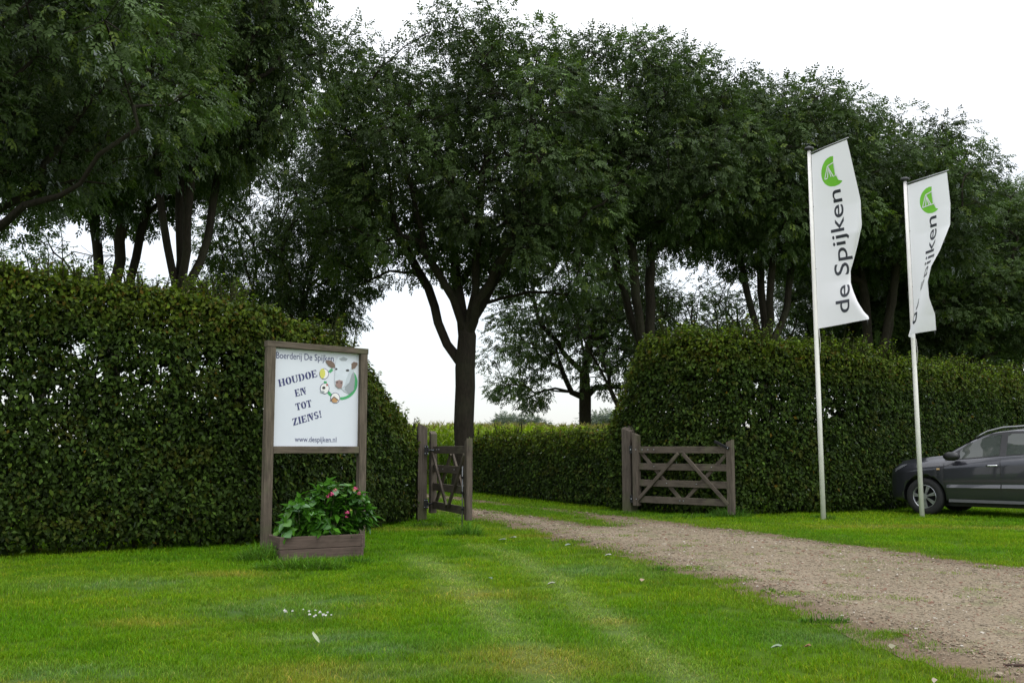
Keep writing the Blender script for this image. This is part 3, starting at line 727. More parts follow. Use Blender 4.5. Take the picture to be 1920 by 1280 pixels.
# distant trees beyond the maize
far = tree_geo(101, [(0, 0, 0), (0, 0, 2)], [], [(0, 0, 4.8, 5.5, 4, 3.6)], 60, .3, (1.3, 1.9), 120, .40, spacing=1.3, leaflets=5, twigs=0)
LEAF_FAR = leafmat('hazed_distant_leaf', (.075, .095, .070), .3, .03); far[1].materials.clear(); far[1].materials.append(LEAF_FAR)  # distance haze is put into this paler, greyer leaf colour
ft = [(905, 300, .75, 'faint distant tree just right of the thick trunk, over the maize'), (950, 285, 1.0, 'rounded distant tree over the maize, left one of a touching pair'),
      (985, 290, 1.0, 'rounded distant tree over the maize, right one of a touching pair'), (1130, 210, .82, 'distant tree over the maize between the slim ash and the right hedge'),
      (1160, 240, .9, 'distant tree half hidden by the left end of the right hedge'), (300, 280, 1.0, 'distant tree glimpsed behind the left hedge'), (700, 320, .6, 'small distant tree low on the horizon behind the signboard')]
for i, (px, d, sc, lb) in enumerate(ft[:5]):
    put_tree(far, X(px, d), d, lb, i*1.3, (sc*1.25, sc*1.25, sc*1.22), 'distant trees on the horizon', name='distant_tree')

# maize field
def maize():
    r = np.random.default_rng(5); parts = []
    rows = []
    for k in range(12):
        n = 210; xs = r.uniform(-14, 26, n) if k > 4 else np.linspace(-12, 20, 260)+r.normal(0, .04, 260)
        rows.append(np.stack([xs, 38+.75*k+xs*.45+r.normal(0, .06, len(xs))], 1))
    b = np.concatenate(rows); H = r.uniform(2.02, 2.24, len(b)); N = len(b)
    base = np.concatenate([b, np.zeros((N, 1))], 1)
    for k in range(11):
        f = .10+.08*k; a = r.uniform(0, 6.28, N); o = np.stack([np.cos(a), np.sin(a), np.zeros(N)], 1); z0 = base+np.array([0, 0, 1])*(H*f)[:, None]
        l = r.uniform(.35, .6, N)[:, None]; up = r.uniform(.5, 1.1, N)[:, None]
        m = z0+o*l*.5+np.array([0, 0, 1])*l*.5*up; e = z0+o*l+np.array([0, 0, .1])*l; s = np.cross(o, [0, 0, 1])*.045
        V = np.stack([z0-s*.7, z0+s*.7, m+s, m-s, e], 1).reshape(-1, 3); i = np.arange(N)[:, None]*5
        F = np.concatenate([i+[0, 1, 2], i+[0, 2, 3], i+[3, 2, 4]], 1).reshape(-1, 3)
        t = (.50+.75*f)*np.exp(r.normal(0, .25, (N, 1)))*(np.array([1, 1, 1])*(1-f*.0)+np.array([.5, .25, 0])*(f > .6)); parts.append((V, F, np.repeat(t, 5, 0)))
    # stalks and tassels
    a = r.uniform(0, 6.28, N); s = np.stack([np.cos(a), np.sin(a), 0*a], 1)*.018; top = base+np.array([0, 0, 1])*H[:, None]
    V = np.stack([base-s, base+s, top+s*.5, top-s*.5], 1).reshape(-1, 3); i = np.arange(N)[:, None]*4
    F = np.concatenate([i+[0, 1, 2], i+[0, 2, 3]], 1).reshape(-1, 3); parts.append((V, F, np.tile([1, 1, 1.], (4*N, 1))))
    for k in range(6):
        a = r.uniform(0, 6.28, N); o = np.stack([np.cos(a)*.12, np.sin(a)*.12, r.uniform(.10, .22, N)], 1); st_ = top-np.array([0, 0, .08]); s = np.cross(nrm(o), [0, 1, 0])*.014
        V = np.stack([st_-s, st_+s, st_+o], 1).reshape(-1, 3); i = np.arange(N)[:, None]*3; parts.append((V, i+np.array([[0, 1, 2]]), np.tile([1.9, 1.0, 6.5], (3*N, 1))))
    v, f, t = join(parts); return npmesh('maize', v, f, t)
mz = mkobj('maize_field', maize(), None, None, LEAF_CORN); tag(mz, 'field of tall green maize with straw coloured tassels beyond the low hedge', 'maize field', kind='stuff')

# ------------------------------------------------------------------ flat print helpers
def text_mesh(txt, bold=0.0, maxedge=None):
    cu = bpy.data.curves.new('txt', 'FONT'); cu.body = txt; cu.size = 1; cu.offset = bold; cu.resolution_u = 4
    o = bpy.data.objects.new('txt', cu); C.objects.link(o); dg = bpy.context.evaluated_depsgraph_get()
    me = bpy.data.meshes.new_from_object(o.evaluated_get(dg)); bpy.data.objects.remove(o)
    import bmesh
    bm = bmesh.new(); bm.from_mesh(me); bmesh.ops.triangulate(bm, faces=bm.faces)
    if maxedge:
        for _ in range(3):
            e = [q for q in bm.edges if q.calc_length() > maxedge]
            if not e: break
            bmesh.ops.subdivide_edges(bm, edges=e, cuts=1); bmesh.ops.triangulate(bm, faces=bm.faces)
    V = [tuple(v.co[:2]) for v in bm.verts]; F = [tuple(v.index for v in f.verts) for f in bm.faces]; bm.free()
    V = np.array(V); V[:, 0] -= V[:, 0].min(); return V, F
def ell(cx, cy, rx, ry, a0=0, a1=360, n=20): return [(cx+rx*math.cos(R(a0+(a1-a0)*i/n)), cy+ry*math.sin(R(a0+(a1-a0)*i/n))) for i in range(n+1)]
def lune(cx, cy, ro, ri, a0, a1, n=14):       # ring sector as quads
    o = ell(cx, cy, *ro, a0, a1, n); i = ell(cx, cy, *ri, a0, a1, n); return [[o[k], o[k+1], i[k+1], i[k]] for k in range(n)]
def rc(x0, y0, x1, y1): return [(x0, y0), (x1, y0), (x1, y1), (x0, y1)]
def stem(x, wd=.24, s=.07): return [rc(x+s, 0, x+s+wd, 1), rc(x, 0, x+s, .09), rc(x+s+wd, 0, x+2*s+wd, .09), rc(x, .91, x+s, 1), rc(x+s+wd, .91, x+2*s+wd, 1)]
GL = {                                       # heavy stencil slab capitals: (width, polygons)
 'H': (.96, stem(0)+stem(.56)+[rc(.40, .44, .46, .56), rc(.50, .44, .58, .56)]),
 'O': (.86, lune(.43, .5, (.42, .52), (.15, .42), 100, 260)+lune(.43, .5, (.42, .52), (.15, .42), -80, 80)),
 'U': (.92, [rc(.07, .35, .31, 1), rc(0, .91, .38, 1)]+lune(.44, .36, (.37, .38), (.14, .28), 180, 262)+lune(.44, .36, (.37, .38), (.22, .28), 278, 360)+[rc(.68, .36, .80, 1), rc(.58, .91, .90, 1)]),
 'D': (.90, stem(0)[:1]+[rc(0, 0, .07, .09), rc(0, .91, .07, 1)]+lune(.40, .5, (.46, .5), (.20, .40), -84, 84)),
 'E': (.82, stem(0)[:1]+[rc(0, 0, .07, .09), rc(0, .91, .07, 1), rc(.35, 0, .76, .10), [(.62, .10), (.76, .10), (.78, .34)], rc(.35, .90, .74, 1), [(.62, .9), (.74, .9), (.74, .68)], rc(.35, .45, .52, .55), rc(.50, .34, .56, .66)]),
 'N': (.98, [rc(.08, 0, .20, 1), rc(0, 0, .30, .08), [(.24, 1), (.02, 1), (.24, .86)], [(.26, 1), (.50, 1), (.84, 0), (.66, 0), (.26, .80)], rc(.76, .30, .86, 1), rc(.64, .92, .96, 1)]),
 'T': (.86, [rc(.31, 0, .55, 1), rc(.22, 0, .64, .09), rc(.02, .90, .28, 1), rc(.58, .90, .84, 1), [(.02, .9), (.14, .9), (.02, .62)], [(.84, .9), (.72, .9), (.84, .62)]]),
 'Z': (.84, [rc(.04, .90, .50, 1), [(.04, .9), (.16, .9), (.04, .66)], [(.52, 1), (.80, 1), (.30, 0), (.02, 0)], rc(.34, 0, .80, .10), [(.68, .1), (.80, .1), (.80, .36)]]),
 'I': (.44, stem(.02)),
 'S': (.74, lune(.36, .72, (.33, .30), (.12, .17), 20, 262)+lune(.36, .27, (.33, .29), (.12, .16), -160, 82)),
 '!': (.36, [[(.06, 1), (.30, 1), (.22, .32), (.14, .32)], ell(.18, .11, .12, .12, 0, 330, 10)]),
}
def stencil(txt):
    V, F = [], []; x = 0
    for ch in txt:
        wd, polys = GL[ch]
        for p in polys: b = len(V); V += [(x+q[0], q[1]) for q in p]; F.append(tuple(range(b, b+len(p))))
        x += wd+.06
    return np.array(V), F
def homography(src, dst):
    A = []
    for (x, y), (u, v) in zip(src, dst): A += [[x, y, 1, 0, 0, 0, -u*x, -u*y, -u], [0, 0, 0, x, y, 1, -v*x, -v*y, -v]]
    h = np.linalg.svd(np.array(A))[2][-1].reshape(3, 3)
    return lambda p: (lambda q: (q[0]/q[2], q[1]/q[2]))(h @ np.array([p[0], p[1], 1]))

# ------------------------------------------------------------------ signboard
SL = Vector(((497-960)/FPX*12.3, 12.3, 0)); SR = Vector(((686-960)/FPX*13.15, 13.15, 0))
sdir = (SR-SL).normalized(); snrm = Vector((sdir.y, -sdir.x, 0)); SW = (SR-SL).length
if snrm.y > 0: snrm = -snrm
ms = Matrix((sdir, -snrm, Vector((0, 0, 1)))).transposed().to_4x4(); ms.translation = SL
sign = empty('signboard', ms, label='white farm signboard with blue stencil lettering and cow, in a weathered timber frame', cat='sign')
def sp(a, b, z): return SL + sdir*a - snrm*b + Vector((0, 0, z))   # a along, b away from the viewer
bar('post', sp(.055, 0, -.05), sp(.055, 0, 2.50), .11, .085, WOOD_SIGN, sign, sdir)
bar('post', sp(SW-.052, 0, -.05), sp(SW-.052, 0, 2.482), .10, .085, WOOD_SIGN, sign, sdir)
tr = bar('rail', sp(-.005, .002, 2.532), sp(SW+.005, .002, 2.512), .072, .10, WOOD_SIGN, sign)
bar('rail', sp(.113, 0, 1.243), sp(SW-.105, 0, 1.243), .085, .07, WOOD_SIGN, sign)
PW0, PW1, PZ0, PZ1 = .112, SW-.104, 1.288, 2.486
PANEL = Mat('sign_panel'); n = PANEL.noise(2.5, 5, PANEL.coord('Object')); PANELM = PANEL.bsdf(PANEL.mix((.60, .635, .69), (.67, .70, .745), n), .35, 0, .4)
pv, pf = boxverts(PW1-PW0, .012, PZ1-PZ0, ((PW0+PW1)/2, .022, (PZ0+PZ1)/2)); panel = mkobj('panel', pymesh('panel', pv, pf), ms, sign, PANELM)
HM = homography([(112, 92), (1045, 158), (1030, 1187), (80, 1183)], [(PW0, PZ1), (PW1, PZ1), (PW1, PZ0), (PW0, PZ0)])
def on_panel(name, P2, F, mat, lift=1):
    v = []
    for p in P2: a, z = HM(p); v.append((a, .016-.0012*lift, z))
    return mkobj(name, pymesh(name, v, F), ms, panel, mat)
def ink(name, col): return plain(name, col, .45)
NAVY = ink('navy_ink', (.030, .035, .135)); GREEN = ink('green_ink', (.06, .36, .13)); CREAM = ink('ivory_ink', (.80, .79, .77)); YEL = ink('maize_ink', (.62, .60, .12)); 
BRN = ink('ear_brown', (.17, .115, .085)); COW = ink('cow_white', (.50, .55, .59)); COWD = ink('cow_shade', (.30, .33, .35)); COWL = ink('cow_light', (.62, .67, .72)); NOSE = ink('muzzle', (.30, .20, .18)); DK = ink('dark_ink', (.03, .03, .03)); ORG = ink('tan_ink', (.50, .28, .12)); RED = ink('red_ink', (.45, .12, .08))
def put_text(txt, p0, p1, h, mat, sten=False, bold=0, slant=0):
    if sten: V, F = stencil(txt); hh = 1.0
    else: V, F = text_mesh(txt, bold); hh = .72
    W = V[:, 0].max(); p0 = np.array(p0, float); d = (np.array(p1)-p0)/W; up = np.array([slant, -h/hh])
    if sten:
        xx = 0
        for ch in txt:
            V, F = [], []
            for p in GL[ch][1]: b = len(V); V += [(xx+q[0], q[1]) for q in p]; F.append(tuple(range(b, b+len(p))))
            on_panel('letter', [p0+d*a+up*b for a, b in V], F, mat, 2); xx += GL[ch][0]+.06
        return
    return on_panel('lettering', [p0+d*a+up*b for a, b in V], F, mat, 2)
put_text('Boerderij De Spijken', (132, 205), (768, 247), 74, NAVY)
put_text('HOUDOE', (163, 522), (588, 412), 78, NAVY, True, slant=-14)
put_text('EN', (345, 632), (468, 602), 76, NAVY, True, slant=-14)
put_text('TOT', (352, 786), (528, 742), 76, NAVY, True, slant=-14)
put_text('ZIENS!', (316, 955), (634, 862), 76, NAVY, True, slant=-14)
put_text('www.despijken.nl', (335, 1132), (797, 1140), 60, NAVY)
def poly(name, pts, mat, lift): return on_panel(name, pts, [tuple(range(len(pts)))], mat, lift)
cxr, cyr = 845, 480
vv, ff = [], []
def addq(q):
    b = len(vv); vv.extend(q); ff.append(tuple(range(b, b+len(q))))
for a0, a1 in ((-52, 92), (127, 148), (170, 186), (222, 238)):
    for q in lune(cxr, cyr, (186, 190), (155, 160), a0, a1, 12): addq(q)
on_panel('green_ring', vv, ff, GREEN, 2)
for nm, (qx, qy) in zip(('maize_badge', 'cow_badge', 'barn_badge'), ((660, 380), (667, 543), (783, 648))):
    poly(nm, ell(qx, qy, 52, 60, 0, 345, 23), NAVY, 3); poly(nm, ell(qx, qy, 46, 54, 0, 345, 23), CREAM, 4)
poly('maize_cob', ell(642, 376, 31, 55, 0, 330, 15), YEL, 5); poly('cow_spot', ell(656, 535, 19, 16, 0, 330, 11), DK, 5)
poly('cow_spot', ell(640, 580, 26, 12, 0, 330, 11), COWD, 5); poly('red_patch', rc(684, 490, 700, 515), RED, 5)
poly('barn', [(742, 665), (780, 640), (815, 672), (795, 700), (752, 695)], ORG, 5); poly('barn_roof', [(722, 675), (768, 628), (822, 672), (808, 676), (768, 642), (736, 684)], BRN, 6)
# cow head, flat print in several tones
poly('cow_neck', [(790, 330), (985, 330), (1000, 440), (990, 560), (938, 604), (880, 575), (840, 530), (800, 470)], COW, 5)
poly('cow_neck', [(905, 470), (985, 360), (1000, 440), (990, 560), (938, 604), (885, 560)], COWD, 6)
poly('cow_ear', [(785, 300), (770, 262), (730, 232), (680, 232), (678, 250), (705, 288), (745, 315), (775, 312)], BRN, 7)
poly('cow_ear', [(945, 320), (950, 280), (985, 250), (1025, 258), (1028, 280), (1000, 320), (965, 335)], BRN, 7)
poly('cow_head', [(790, 240), (815, 195), (870, 178), (925, 192), (955, 235), (960, 300), (945, 370), (920, 430), (880, 520), (845, 542), (805, 530), (782, 505), (775, 440), (782, 350), (780, 290)], COWL, 8)
poly('cow_cheek', [(935, 360), (958, 300), (965, 380), (935, 480), (885, 530), (900, 440)], COW, 9)
poly('cow_brow', [(822, 215), (870, 195), (920, 215), (900, 240), (845, 238)], COWD, 9)
poly('cow_eye', ell(792, 328, 12, 11, 0, 330, 9), DK, 10); poly('cow_eye', ell(917, 344, 20, 12, 0, 330, 9), DK, 10)
poly('cow_muzzle', [(785, 462), (825, 448), (865, 462), (860, 505), (850, 538), (815, 540), (785, 512)], NOSE, 10)
poly('cow_nostril', ell(800, 476, 9, 8, 0, 330, 9), DK, 11); poly('cow_nostril', ell(846, 480, 9, 8, 0, 330, 9), DK, 11)

# ------------------------------------------------------------------ planter
pa = R(29); pdir = Vector((math.cos(pa), math.sin(pa), 0)); pin = Vector((-math.sin(pa), math.cos(pa), 0))
PO = Vector(((530-960)/FPX*11.55, 11.55, 0)); PL, PD, PH = 1.0, .44, .27
mp = Matrix((pdir, pin, Vector((0, 0, 1)))).transposed().to_4x4(); mp.translation = PO
planter = empty('planter_box', mp, label='low brown plank planter box holding the hydrangea below the signboard', cat='planter')
def pp(a, b, z): return PO+pdir*a+pin*b+Vector((0, 0, z))
for z0, z1 in ((-.01, .125), (.130, .268)):
    bar('plank', pp(.0, .0, (z0+z1)/2), pp(PL-.035, .0, (z0+z1)/2), z1-z0, .035, PLANK, planter)
    bar('plank', pp(.0, PD, (z0+z1)/2), pp(PL, PD, (z0+z1)/2), z1-z0, .035, PLANK, planter)
    bar('plank', pp(.018, .022, (z0+z1)/2), pp(.018, PD-.02, (z0+z1)/2), z1-z0-.006, .035, PLANK, planter)
    bar('plank', pp(PL-.017, -.018, (z0+z1)/2), pp(PL-.017, PD-.02, (z0+z1)/2), z1-z0-.004, .034, PLANK, planter)
SOIL = plain('soil', (.03, .02, .014), .95)
v, f = boxverts(PL-.08, PD-.05, .20, (PL/2, PD/2, .11)); mkobj('soil', pymesh('soil', v, f), mp, planter, SOIL)

# hydrangea: every leaf an object
def hyd_leaf(i):
    rr = random.Random(i); n = 6; V = []; F = []; W = .33+.04*i
    prof = [.05, .26, .34, .33, .26, .14, 0]
    for k in range(n+1):
        x = k/n; zz = -.16*x*x; wv = prof[k]*W/.34
        V += [(x, -wv, zz+.10*wv+.01*(-1)**k), (x, 0, zz-.04), (x, wv, zz+.10*wv-.01*(-1)**k)]
    for k in range(n):
        a = 3*k; F += [(a, a+1, a+4, a+3), (a+1, a+2, a+5, a+4)]
    me = pymesh('leaf', V, F, True); a = me.attributes.new('tint', 'FLOAT_COLOR', 'POINT'); c = [(1, 1, 1), (.75, .85, .8), (1.45, 1.3, .95), (.9, 1.05, .9), (1.9, 1.6, .9)][i]
    a.data.foreach_set('color', np.tile((*c, 1), len(V)).astype(np.float32)); me.materials.append(LEAF_HYD); return me
hl = [hyd_leaf(i) for i in range(5)]
HB = pp(.50, PD*.5, .2)
hyd = empty('hydrangea', Matrix.Translation(HB), label='leafy green hydrangea with a few crimson flower heads growing in the planter box', cat='plant')
STEMG = plain('green_stem', (.07, .09, .03), .7)
rr = random.Random(4); geo = []; nleaf = 0; tips = []
def hydpt(px, py, b): return pp(*(lambda q: (q, b))( ( ( (px-530)/155.0 )*PL ) ), (842-py)/FPX*11.8+CH)
dome = [((638, 955), 74, 50), ((575, 974), 50, 28), ((662, 968), 42, 44)]
for k in range(78):
    (qx, qy), ax2, ay2 = rr.choices(dome, (5, 2, 1))[0]; a = rr.uniform(0, 2*math.pi); q = rr.uniform(.35, 1)**.5
    px, py = qx+ax2*q*math.cos(a), qy-ay2*q*math.sin(a); b = PD*(.5+.62*rr.uniform(-1, .7)*math.sqrt(max(0, 1-q*q*.7)))
    tip = hydpt(px, py, b); tip.z = max(tip.z, .26); root_ = pp(min(max((tip-PO).dot(pdir)*.75+.12, .08), .92), PD*.5+rr.uniform(-.1, .1), .18)
    tips.append(tip); mid = (root_+tip)/2+Vector((0, 0, .05)); geo.append(tube_geo([root_, mid, tip], [.006, .005, .003], 4, False))
    out = (tip-pp(.6, PD*.5, .30)); out.normalize(); axis = (out*.9+Vector((0, -.2, .5))).normalized(); t1 = axis.orthogonal().normalized(); t2 = axis.cross(t1); ph = rr.uniform(0, 3)
    for j in range(4):
        if nleaf >= 296: break
        a = ph+j*math.pi/2+rr.uniform(-.3, .3); d = (t1*math.cos(a)+t2*math.sin(a)+axis*(.35 if j < 2 else -.1)+Vector((0, 0, -.25))).normalized()
        nn = (axis+Vector((0, 0, .5))).normalized(); nn = (nn-d*nn.dot(d)).normalized(); sd_ = nn.cross(d); L = rr.uniform(.08, .145)
        Mx = Matrix((d, sd_, nn)).transposed().to_4x4() @ Matrix.Scale(L, 4); Mx.translation = tip+d*.008-axis*(.03 if j > 1 else 0)
        mkobj('leaf', hl[rr.choices(range(5), (6, 4, 2, 5, .8))[0]], Mx, hyd); nleaf += 1
v, f = merge(geo); mkobj('stems', pymesh('stems', v, f), None, hyd, STEMG)['kind'] = 'stuff'
r9 = np.random.default_rng(9); N9 = 1700; ti = np.array([tuple(t) for t in tips])[r9.integers(0, len(tips), N9)]; c9 = np.array(tuple(pp(.58, PD*.5, .28))); q9 = c9+(ti-c9)*r9.uniform(.35, 1.02, (N9, 1))+r9.normal(0, .03, (N9, 3)); q9[:, 2] = np.maximum(q9[:, 2], .22)
o9 = nrm(q9-c9+r9.normal(0, .08, (N9, 3))); v9, f9, t9 = leaf_arrays(q9, nrm(o9+r9.normal(0, .5, (N9, 3))+np.array([0, 0, -.5])), nrm(o9+np.array([0, -.3, .8])), r9.uniform(.09, .14, N9), r9.uniform(.05, .075, N9), np.exp(r9.normal(0, .2, (N9, 1)))*np.ones((1, 3))*.85)
mkobj('inner_foliage', npmesh('inner_foliage', v9-np.array(tuple(HB)), f9, t9), Matrix.Translation(HB), hyd, LEAF_HYD)['kind'] = 'stuff'
FL = [plain('crimson_petal', (.36, .022, .10), .6), plain('pink_petal', (.50, .16, .16), .6), plain('lime_petal', (.45, .42, .10), .6)]
def flower_mesh(seed, R0):
    r2 = random.Random(seed); parts = []
    for k in range(16):
        a = r2.uniform(0, 6.28); e = math.asin(r2.uniform(-.3, 1)); c = Vector((math.cos(a)*math.cos(e), math.sin(a)*math.cos(e), math.sin(e)))*R0; n = c.normalized(); t = n.orthogonal().normalized(); b = n.cross(t); q = R0*.42
        v = [c-t*q, c-b*q+n*q*.2, c+t*q, c+b*q+n*q*.2, c+n*q*.15]; parts.append((v, [(0, 1, 4), (1, 2, 4), (2, 3, 4), (3, 0, 4)]))
    return merge(parts)
for i, (px, py, R0, m, b) in enumerate([(619, 926, .032, 0, .05), (611, 929, .018, 0, .03), (628, 918, .020, 1, .08), (666, 917, .030, 0, .08), (672, 925, .022, 0, .06), (661, 919, .015, 2, .03), (646, 959, .026, 0, -.02), (652, 954, .012, 2, -.03), (697, 953, .016, 2, .2), (644, 966, .016, 0, -.03)]):
    v, f = flower_mesh(i, R0); o = mkobj('flower_head', pymesh('flower_head', v, f), Matrix.Translation(hydpt(px, py, b-.12)), hyd, FL[m])
    o['label'] = ['small crimson flower head', 'faded pink flower head', 'pale lime flower head'][m]

# ------------------------------------------------------------------ gate posts and gates
def bearing_dir(a, b): d = Vector((b[0]-a[0], b[1]-a[1], 0)); return d.normalized()
def post(px, d, zl, zr, size, ang, label):
    x = X(px, d); s = size/2; M_ = T(x, d, 0, ang); V = [(-s, -s, -.05), (s, -s, -.05), (s, s, -.05), (-s, s, -.05), (-s, -s, zl), (s, -s, (zl+zr)/2), (s, s, zr), (-s, s, (zl+zr)/2)]
    me = pymesh('gate_post', V, [(3, 2, 1, 0), (4, 5, 6, 7), (0, 1, 5, 4), (1, 2, 6, 5), (2, 3, 7, 6), (3, 0, 4, 7)]); bev_mesh(me, .007)
    # grain runs along local X in the wood material, so turn the coordinates
    me.materials.append(WOODV); o = mkobj('gate_post', me, M_); tag(o, label, 'gate post', 'timber gate posts'); return o
def woodv():
    M = Mat('weathered_wood_upright'); v = M.coord('Object', (26, 26, 1.2)); n = M.noise(2.2, 8, v, .7); n2 = M.noise(1.3, 5, M.coord('Object', (7, 7, 3)))
    c = M.ramp(n, [(.3, (.045, .036, .028)), (.55, (.100, .083, .067)), (.75, (.17, .142, .115))]); c = M.mix(c, (.028, .02, .016), M.ramp(n2, [(.5, (0,0,0)), (.75, (.5,.5,.5))]))
    g = M.coord('Object'); sx = M.n('SeparateXYZ'); M.l(g, sx.inputs[0]); mr = M.n('MapRange'); M.l(sx.outputs[2], mr.inputs[0]); mr.inputs[1].default_value = .45; mr.inputs[2].default_value = .0; 
    mr.inputs[3].default_value = 0; mr.inputs[4].default_value = .6
    c = M.mix(c, (.085, .10, .035), mr.outputs[0]); return M.bsdf(c, .88, 0, .2, n, .7, .006)
WOODV = woodv()
post(792, 18.15, 1.72, 1.56, .165, R(16), 'left gate post with slanted top, against the stepped-down hedge end')
post(1179, 20.55, 1.61, 1.74, .225, R(43), 'thick right gate post with slanted top, at the end of the low hedge')
def gate(h, l, z0h, z0l, front, label, extras):
    """h, l: hinge and latch ends on the ground; front: +1 when the viewer sees the side with the proud braces"""
    h, l = Vector((*h, 0)), Vector((*l, 0)); L = (l-h).length; dx = (l-h)/L; n = Vector((dx.y, -dx.x, 0))
    if n.dot(Vector((-h.x, -h.y, 0))) < 0: n = -n            # towards the viewer
    Mg = Matrix((dx, Vector((0,0,1)).cross(dx), Vector((0, 0, 1)))).transposed().to_4x4(); Mg.translation = h
    g = empty('field_gate', Mg, label=label, cat='gate', group='timber field gates')
    q = lambda a, b, z: h+dx*a+n*b+Vector((0, 0, z+(z0l)*a/L*0))
    bar('hinge_stile', q(.065, 0, z0h), q(.065, 0, 1.55), .13, .11, WOOD, g, dx, cut=-.05)
    bar('latch_stile', q(L-.06, 0, z0l), q(L-.06, 0, 1.40), .12, .10, WOOD, g, dx, cut=.05)
    for zt in (1.305, .978, .660, .338):
        bar('rail', q(.13, 0, zt-.063), q(L-.12, 0, zt-.066-.0), .128, .034, WOOD, g)
    m = L/2; bf = front
    # braces: crossing pair on each face
    for side, segs in ((1, ((.09, .24, m-.05, 1.17), (m+.05, 1.17, L-.10, .24))), (-1, ((.17, 1.17, m-.06, .30), (m+.06, .30, L-.15, 1.17)))):
        for a0, b0, a1, b1 in segs:
            bar('brace', q(a0, side*bf*.036, b0), q(a1, side*bf*.036, b1), .068, .036, WOOD, g, n.cross(Vector((a1-a0, 0, b1-b0)).normalized()) if 0 else (0, 0, 1))
    bolts = []
    for a, z in ((.22, 1.245), (.36, 1.245), (.50, 1.245), (.09, 1.245), (.09, .275)): bolts.append((a, .0, z))
    for zt in (.915, .597): 
        for a in (.35*L, .65*L, .22*L, .80*L): bolts.append((a, 0, zt))
    for a in (m-.04, m+.04): bolts.append((a, 0, .275))
    for a, b, z in bolts[:11] if front < 0 else bolts:
        tube('bolt', [q(a, .017, z), q(a, .030 if a > .13 else .062, z)], .0085, STEEL, g, 6)
    extras(g, q, L); return g
def strap(g, q, z, L, face=1):
    bar('hinge', q(-.02, .062*face, z), q(L, .062*face, z), .045, .008, BLACK, g, (0, 0, 1), .001)
    bar('hinge', q(-.13, .062*face, z), q(-.06, .062*face, z), .16, .008, BLACK, g, (0, 0, 1), .001)
    tube('hinge', [q(-.04, .062*face, z-.05), q(-.04, .062*face, z+.05)], .013, BLACK, g, 8)
    for a in (-.11, -.08):
        for dz in (-.055, .055): tube('bolt', [q(a, .064*face, z+dz), q(a, .074*face, z+dz)], .010, STEEL, g, 6)
def ex_left(g, q, L):
    strap(g, q, 1.235, .36); strap(g, q, .275, .10)
    for a in (.05, .15, .24, .32): tube('bolt', [q(a, .064, 1.235), q(a, .076, 1.235)], .012, STEEL, g, 6)
    tube('bolt', [q(.03, .064, .275), q(.03, .078, .275)], .014, STEEL, g, 6)
    tube('drop_rod', [q(L-.15, .07, .98), q(L-.15, .07, .03)], .010, RODM, g, 6)
    for z in (1.235, .30):                               # hinge plates screwed to the post face
        for k_, (a, b) in enumerate(((800.5, .0),)):
            c0 = Vector((X(a, 18.02), 18.02, z)); bar('hinge', c0-Vector((.035, 0, 0)), c0+Vector((.035, 0, 0)), .17, .012, BLACK, g, (0, 0, 1), .001)
            for ex in (-.022, .022):
                for ez in (-.06, .06): tube('bolt', [c0+Vector((ex, -.005, ez)), c0+Vector((ex, -.016, ez))], .009, STEEL, g, 6)
            tube('hinge', [c0+Vector((.02, -.01, 0)), c0+Vector((.12, .05, 0))], .014, BLACK, g, 6)
    for z in (.80, .56, .30): bar('rod_bracket', q(L-.19, .064, z), q(L-.11, .064, z), .035, .03, BLACK, g, (0, 0, 1), .002)
def ex_right(g, q, L):
    for z in (1.245, .275): bar('hinge', q(-.07, .05, z), q(.0, .05, z), .15, .02, BLACK, g, (0, 0, 1), .002); tube('bolt', [q(-.03, .06, z), q(-.03, .074, z)], .012, STEEL, g, 6)
    hd = bar('latch_handle', q(L-.34, .085, 1.40), q(L-.03, .085, 1.262), .052, .022, BLACK, g, (0, 0, 1), .004)
    tube('bolt', [q(L-.055, .09, 1.272), q(L-.055, .105, 1.272)], .011, STEEL, g, 6)
gate((X(811, 18.25), 18.25), (X(881, 16.25), 16.25), .13, .13, -1, 'left field gate swung open towards the viewer, with black strap hinge and drop rod', ex_left)
gate((X(1187, 20.3), 20.3), (X(1372, 18.75), 18.75), .145, .06, 1, 'right field gate swung open against the tall hedge, with black latch handle', ex_right)

# ------------------------------------------------------------------ flagpoles and banners
POLEW = plain('white_pole', (.86, .83, .79), .3); CLOTH = Mat('banner_cloth'); n = CLOTH.noise(1.5, 3, CLOTH.coord('Object'))
d_ = CLOTH.n('BsdfDiffuse'); t_ = CLOTH.n('BsdfTranslucent'); ms_ = CLOTH.n('MixShader'); ms_.inputs[0].default_value = .3; cc = CLOTH.mix((.86, .85, .88), (.90, .89, .91), n)
CLOTH.l(cc, d_.inputs[0]); CLOTH.l(cc, t_.inputs[0]); CLOTH.l(d_.outputs[0], ms_.inputs[1]); CLOTH.l(t_.outputs[0], ms_.inputs[2]); CLOTH.l(ms_.outputs[0], CLOTH.out.inputs[0]); CLOTHM = CLOTH.m
LIME = ink('lime_print', (.20, .60, .045)); CHAR = ink('charcoal_print', (.028, .030, .042)); WHT = ink('white_print', (.82, .82, .84)); ARM = plain('grey_arm', (.35, .35, .37), .4, .6)
ROPE = plain('dark_rope', (.03, .035, .03), .8); CAPM = plain('black_cap', (.015, .015, .017), .4)
def lin(x, pts): return np.interp(x, [p[0] for p in pts], [p[1] for p in pts])
